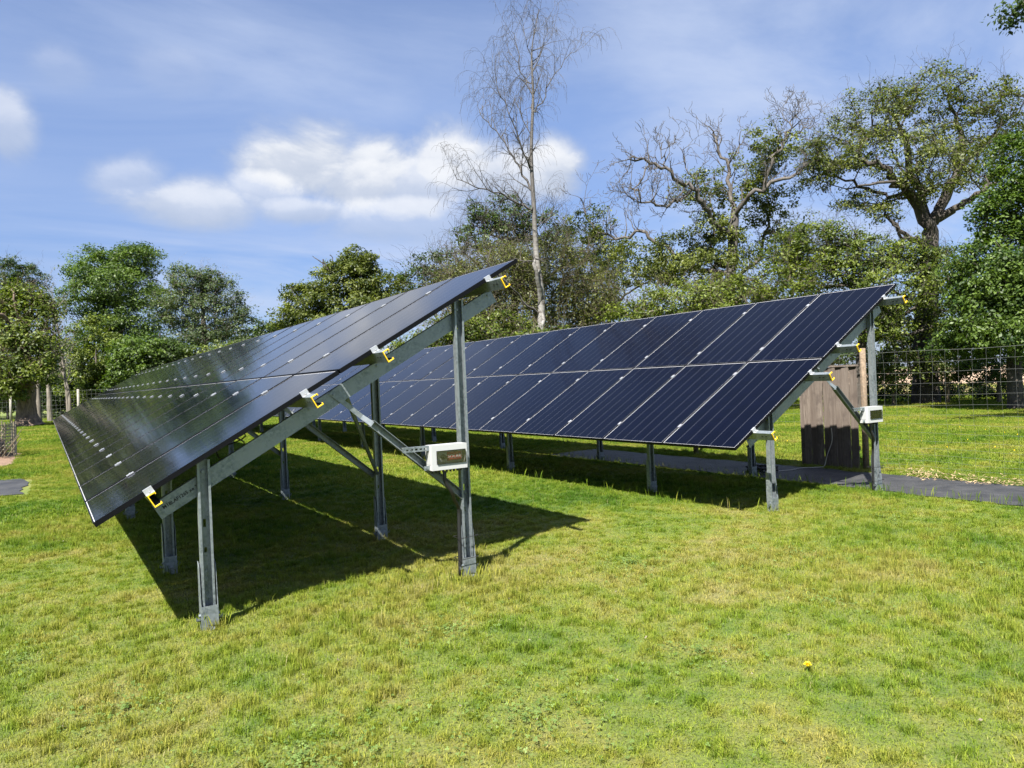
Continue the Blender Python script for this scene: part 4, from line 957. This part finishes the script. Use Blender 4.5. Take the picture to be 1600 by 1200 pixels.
# ------------------------------------------------------------------ grass blades
def blade_patch(size, n, hmin, hmax, width, seed, tuft=0.0):
    g_ = np.random.default_rng(seed)
    x = g_.uniform(-size/2, size/2, n); y = g_.uniform(-size/2, size/2, n)
    # tussocks: blades pull towards random centres
    nc = max(4, int(size*size*60)); cx = g_.uniform(-size/2, size/2, (nc, 2)); pull = g_.random(n) < .45; ci = g_.integers(0, nc, n)
    x = np.where(pull, cx[ci, 0]+g_.normal(0, .022, n), x); y = np.where(pull, cx[ci, 1]+g_.normal(0, .022, n), y)
    h = g_.uniform(hmin, hmax, n)*np.where(pull, 1.2, .85); a = g_.uniform(0, 2*np.pi, n); lean = np.abs(g_.normal(.55, .45, n)); w = width*g_.uniform(.6, 1.3, n)
    if tuft:
        tc_ = g_.random(nc) < tuft; tall = pull & tc_[ci]; h = np.where(tall, h*g_.uniform(1.2, 1.75, n), h); lean = np.where(tall, lean*.8, lean)
    lie = g_.random(n) < .20; lean = np.where(lie, 2.2, lean); h = np.where(lie, h*.6, h)
    b = np.stack([x, y, np.full(n, -.004)], 1); dr = np.stack([np.cos(a), np.sin(a), np.zeros(n)], 1); yaw = a+g_.normal(np.pi/2, .5, n); sd = np.stack([np.cos(yaw), np.sin(yaw), np.zeros(n)], 1)*(w/2)[:, None]
    z = np.array([0, 0, 1.0]); m_ = b + z*(h*.6)[:, None] + dr*(h*lean*.28)[:, None]; t = b + z*(h*np.clip(1.02-.28*lean, .25, 1))[:, None] + dr*(h*lean*.85)[:, None]
    V = np.stack([b-sd, b+sd, m_-sd*.75, m_+sd*.75, t], 1).reshape(-1, 3); i0 = np.arange(n)*5
    F = np.concatenate([np.stack([i0, i0+1, i0+3], 1), np.stack([i0, i0+3, i0+2], 1), np.stack([i0+2, i0+3, i0+4], 1)])
    tint = g_.beta(2.2, 2.0, n); return poly_mesh('grass_tuft_patch', V, F, M['blade'], tint=np.tile(tint, 3))

def grass_field(name, label, pts, var, size, n, hmin, hmax, width, seed, scl):
    me = bpy.data.meshes.new(name); me.from_pydata([tuple(p) for p in pts], [], [])
    k = len(pts); g_ = np.random.default_rng(seed)
    for nm, typ, arr in (('pick', 'INT', g_.integers(0, var, k)), ('turn', 'FLOAT', g_.integers(0, 4, k)*(np.pi/2)), ('rise', 'FLOAT', scl)):
        a_ = me.attributes.new(nm, typ, 'POINT'); a_.data.foreach_set('value', arr)
    o = link(name, me)
    ng = bpy.data.node_groups.new(name, 'GeometryNodeTree')
    ng.interface.new_socket(name='Geometry', in_out='INPUT', socket_type='NodeSocketGeometry'); ng.interface.new_socket(name='Geometry', in_out='OUTPUT', socket_type='NodeSocketGeometry')
    n_in = ng.nodes.new('NodeGroupInput'); n_out = ng.nodes.new('NodeGroupOutput'); G = NT(ng)
    join = ng.nodes.new('GeometryNodeJoinGeometry')
    for v in range(var):
        src = bpy.data.objects.new('grass_tuft_patch', blade_patch(size, n, hmin, hmax, width, seed*10+v, (0.05, .35, .15, .5)[v % 4]))
        oi = G.n('GeometryNodeObjectInfo', {'Object': src, 'As Instance': True}); ng.links.new(oi.outputs['Geometry'], join.inputs[0])
    def na(nm, t): 
        q = ng.nodes.new('GeometryNodeInputNamedAttribute'); q.data_type = t; q.inputs[0].default_value = nm; return q.outputs[0]
    rotv = G.n('ShaderNodeCombineXYZ', {2: na('turn', 'FLOAT')}).outputs[0]; sclv = G.n('ShaderNodeCombineXYZ', {0: 1.0, 1: 1.0, 2: na('rise', 'FLOAT')}).outputs[0]
    iop = ng.nodes.new('GeometryNodeInstanceOnPoints'); ng.links.new(n_in.outputs[0], iop.inputs['Points']); ng.links.new(join.outputs[0], iop.inputs['Instance'])
    iop.inputs['Pick Instance'].default_value = True; ng.links.new(na('pick', 'INT'), iop.inputs['Instance Index']); ng.links.new(rotv, iop.inputs['Rotation']); ng.links.new(sclv, iop.inputs['Scale'])
    ng.links.new(iop.outputs[0], n_out.inputs[0])
    o.modifiers.new('scatter', 'NODES').node_group = ng
    return tag(o, label, 'grass', kind='stuff')
def blocked(x, y):
    if 9.22 < x < 10.72 and 1.0 < y < 13.2: return True
    if -2.7 < x < -0.4 and 15.6 < y < 18.7: return True
    if -3.7 < x < -0.6 and 22.5 < y < 28.3: return True
    return False
def in_view(x, y, m_=1.25):
    p = np.array([x, y, 0])-EYE; d = p @ FWD
    return d > 0.4 and abs((p @ RGT)/d) < m_*800/FPX + 3.5/d
near = []; mid = []; far = []
def is_near(x, y): return math.hypot(x, y) < 12.5 or (8 < x < 12 and y < 15) or (x < 1 and 14 < y < 19)
for x in np.arange(-8.53, 34, .5):
    for y in np.arange(.25, 30, .5):
        if is_near(math.floor(x-.22)+.72, math.floor(y)+.5) and in_view(x, y) and not blocked(x, y): near.append((x, y, 0))
for x in np.arange(-12.28, 40, 1.0):
    for y in np.arange(.5, 45, 1.0):
        if not is_near(x, y) and math.hypot(x, y) < 34 and in_view(x, y) and not blocked(x, y): mid.append((x, y, 0))
for x in np.arange(-22.5, 60, 3.0):
    for y in np.arange(1.5, 90, 3.0):
        if 32.5 < math.hypot(x, y) < 82 and in_view(x, y): far.append((x, y, 0))
def rise(pts, lo, hi, s_):
    a = np.array(pts); w = .5+.25*np.sin(a[:, 0]*1.1+np.sin(a[:, 1]*.7)*2)+.25*np.sin(a[:, 1]*1.3+a[:, 0]*.6); return lo+(hi-lo)*w
grass_field('lawn_grass', 'short mown grass of the lawn, green with straw dry patches', near, 8, .52, 3400, .018, .042, .0034, 3, rise(near, .65, 1.45, 1))
grass_field('middle_lawn_grass', 'mown grass around and beyond the solar rows', mid, 6, 1.04, 5200, .024, .055, .0070, 4, rise(mid, .8, 1.2, 1))
grass_field('far_lawn_grass', 'far mown grass before the woodland', far, 4, 3.1, 9000, .03, .07, .016, 5, rise(far, .8, 1.2, 1))
V = []; F = []; T = []
for (cx, cy, cr, num) in [(0.9, 3.3, .7, 420), (1.9, 3.0, .8, 420), (4.3, 4.9, .7, 360), (2.2, 4.4, .5, 220), (5.6, 4.2, .6, 260), (3.2, 3.1, .4, 160), (0.3, 4.4, .5, 220), (6.3, 3.0, .7, 240), (4.6, 3.2, .4, 140), (-0.2, 5.6, .5, 180), (7.6, 4.6, .6, 200)]:
    for _ in range(num):
        a = rng.uniform(0, 6.28); q = cr*abs(rng.normal(0, .6)); p = np.array([cx+q*math.cos(a), cy+q*math.sin(a), rng.uniform(.016, .040)]); a0 = rng.uniform(0, 6.28); r0 = rng.uniform(.006, .011); tl = rng.normal(0, .25, 2); tn = rng.beta(2, 2)*.85
        for k in range(3):
            aa = a0+k*2.094; d = np.array([math.cos(aa), math.sin(aa), 0])*r0; d[2] = tl @ d[:2]; w = np.array([-math.sin(aa), math.cos(aa), 0])*r0*.6; w[2] = tl @ w[:2]; b0 = len(V)
            V.extend([p, p+d*.75+w, p+d*1.25, p+d*.75-w]); F.append((b0, b0+1, b0+2, b0+3)); T.append(tn)
tag(link('clover', poly_mesh('clover', V, F, leaf_mat('clover_leaf', (0.070, 0.130, 0.025), (0.20, 0.27, 0.075), .25, .3), tint=T)), 'pale clover patches among the foreground grass', 'clover', kind='stuff')
V = []; F = []
for _ in range(70):
    r0 = 3.2+abs(rng.normal(0, 4.0)); a = YAW+rng.uniform(-.62, .62); p = np.array([r0*math.sin(a), r0*math.cos(a), rng.uniform(.025, .045)])
    if blocked(p[0], p[1]): continue
    b = rng.uniform(0, 6.28); L = rng.uniform(.010, .022); d = np.array([math.cos(b), math.sin(b), rng.normal(0, .3)])*L; w = np.array([-math.sin(b), math.cos(b), rng.normal(0, .3)])*L*.45; b0 = len(V)
    V += [p-d*.5, p+w, p+d*.5, p-w]; F.append((b0, b0+1, b0+2, b0+3))
tag(link('fallen_leaves', poly_mesh('fallen_leaves', V, F, M['cane'])), 'small dry leaves scattered over the lawn', 'leaves', kind='stuff')
# longer uncut stalks along the panel edges and at the post feet
V = []; F = []; T = []
def stalk(x, y, h_, w_):
    a = rng.uniform(0, 6.28); ln = rng.uniform(.05, .35)*h_; d = np.array([math.cos(a), math.sin(a), 0])*ln; s_ = np.array([-math.sin(a), math.cos(a), 0])*w_; p = np.array([x, y, 0]); b0 = len(V)
    V.extend([p-s_, p+s_, p+d*.45+[0, 0, h_*.65]+s_*.6, p+d+[0, 0, h_]]); F.append((b0, b0+1, b0+2, b0+3)); T.append(rng.beta(2, 2))
for fx_, fy_ in [(0.229+px, 5.439+fy) for px in (.69, 2.775) for fy in FR_L[:4]]+[(6.421+px, 5.548+fy) for px in (.735, 2.85) for fy in FR_R[:4]]:
    for _ in range(90):
        a = rng.uniform(0, 6.28); q = .05+abs(rng.normal(0, .07)); stalk(fx_+q*math.cos(a), fy_-.03+q*math.sin(a), rng.uniform(.05, .13), .002)
for _ in range(500): stalk(9.20+rng.normal(0, .05), rng.uniform(2, 13), rng.uniform(.05, .16), .002)
for _ in range(450): stalk(10.74+abs(rng.normal(0, .05)), rng.uniform(2, 13), rng.uniform(.05, .14), .002)
for _ in range(520): stalk(6.5+rng.normal(.2, .5), 5.8+rng.uniform(0, 14), rng.uniform(.08, .20), .0022)
for _ in range(160): stalk(rng.uniform(2.2, 3.2), 5.35+rng.normal(0, .12), rng.uniform(.06, .17), .002)
for _ in range(420): stalk(XF+rng.normal(0, .06), rng.uniform(2, 14), rng.uniform(.05, .20), .002)
tag(link('long_grass', poly_mesh('long_grass', V, F, M['blade'], tint=T)), 'longer uncut grass stalks at post feet, path and fence', 'grass', kind='stuff')
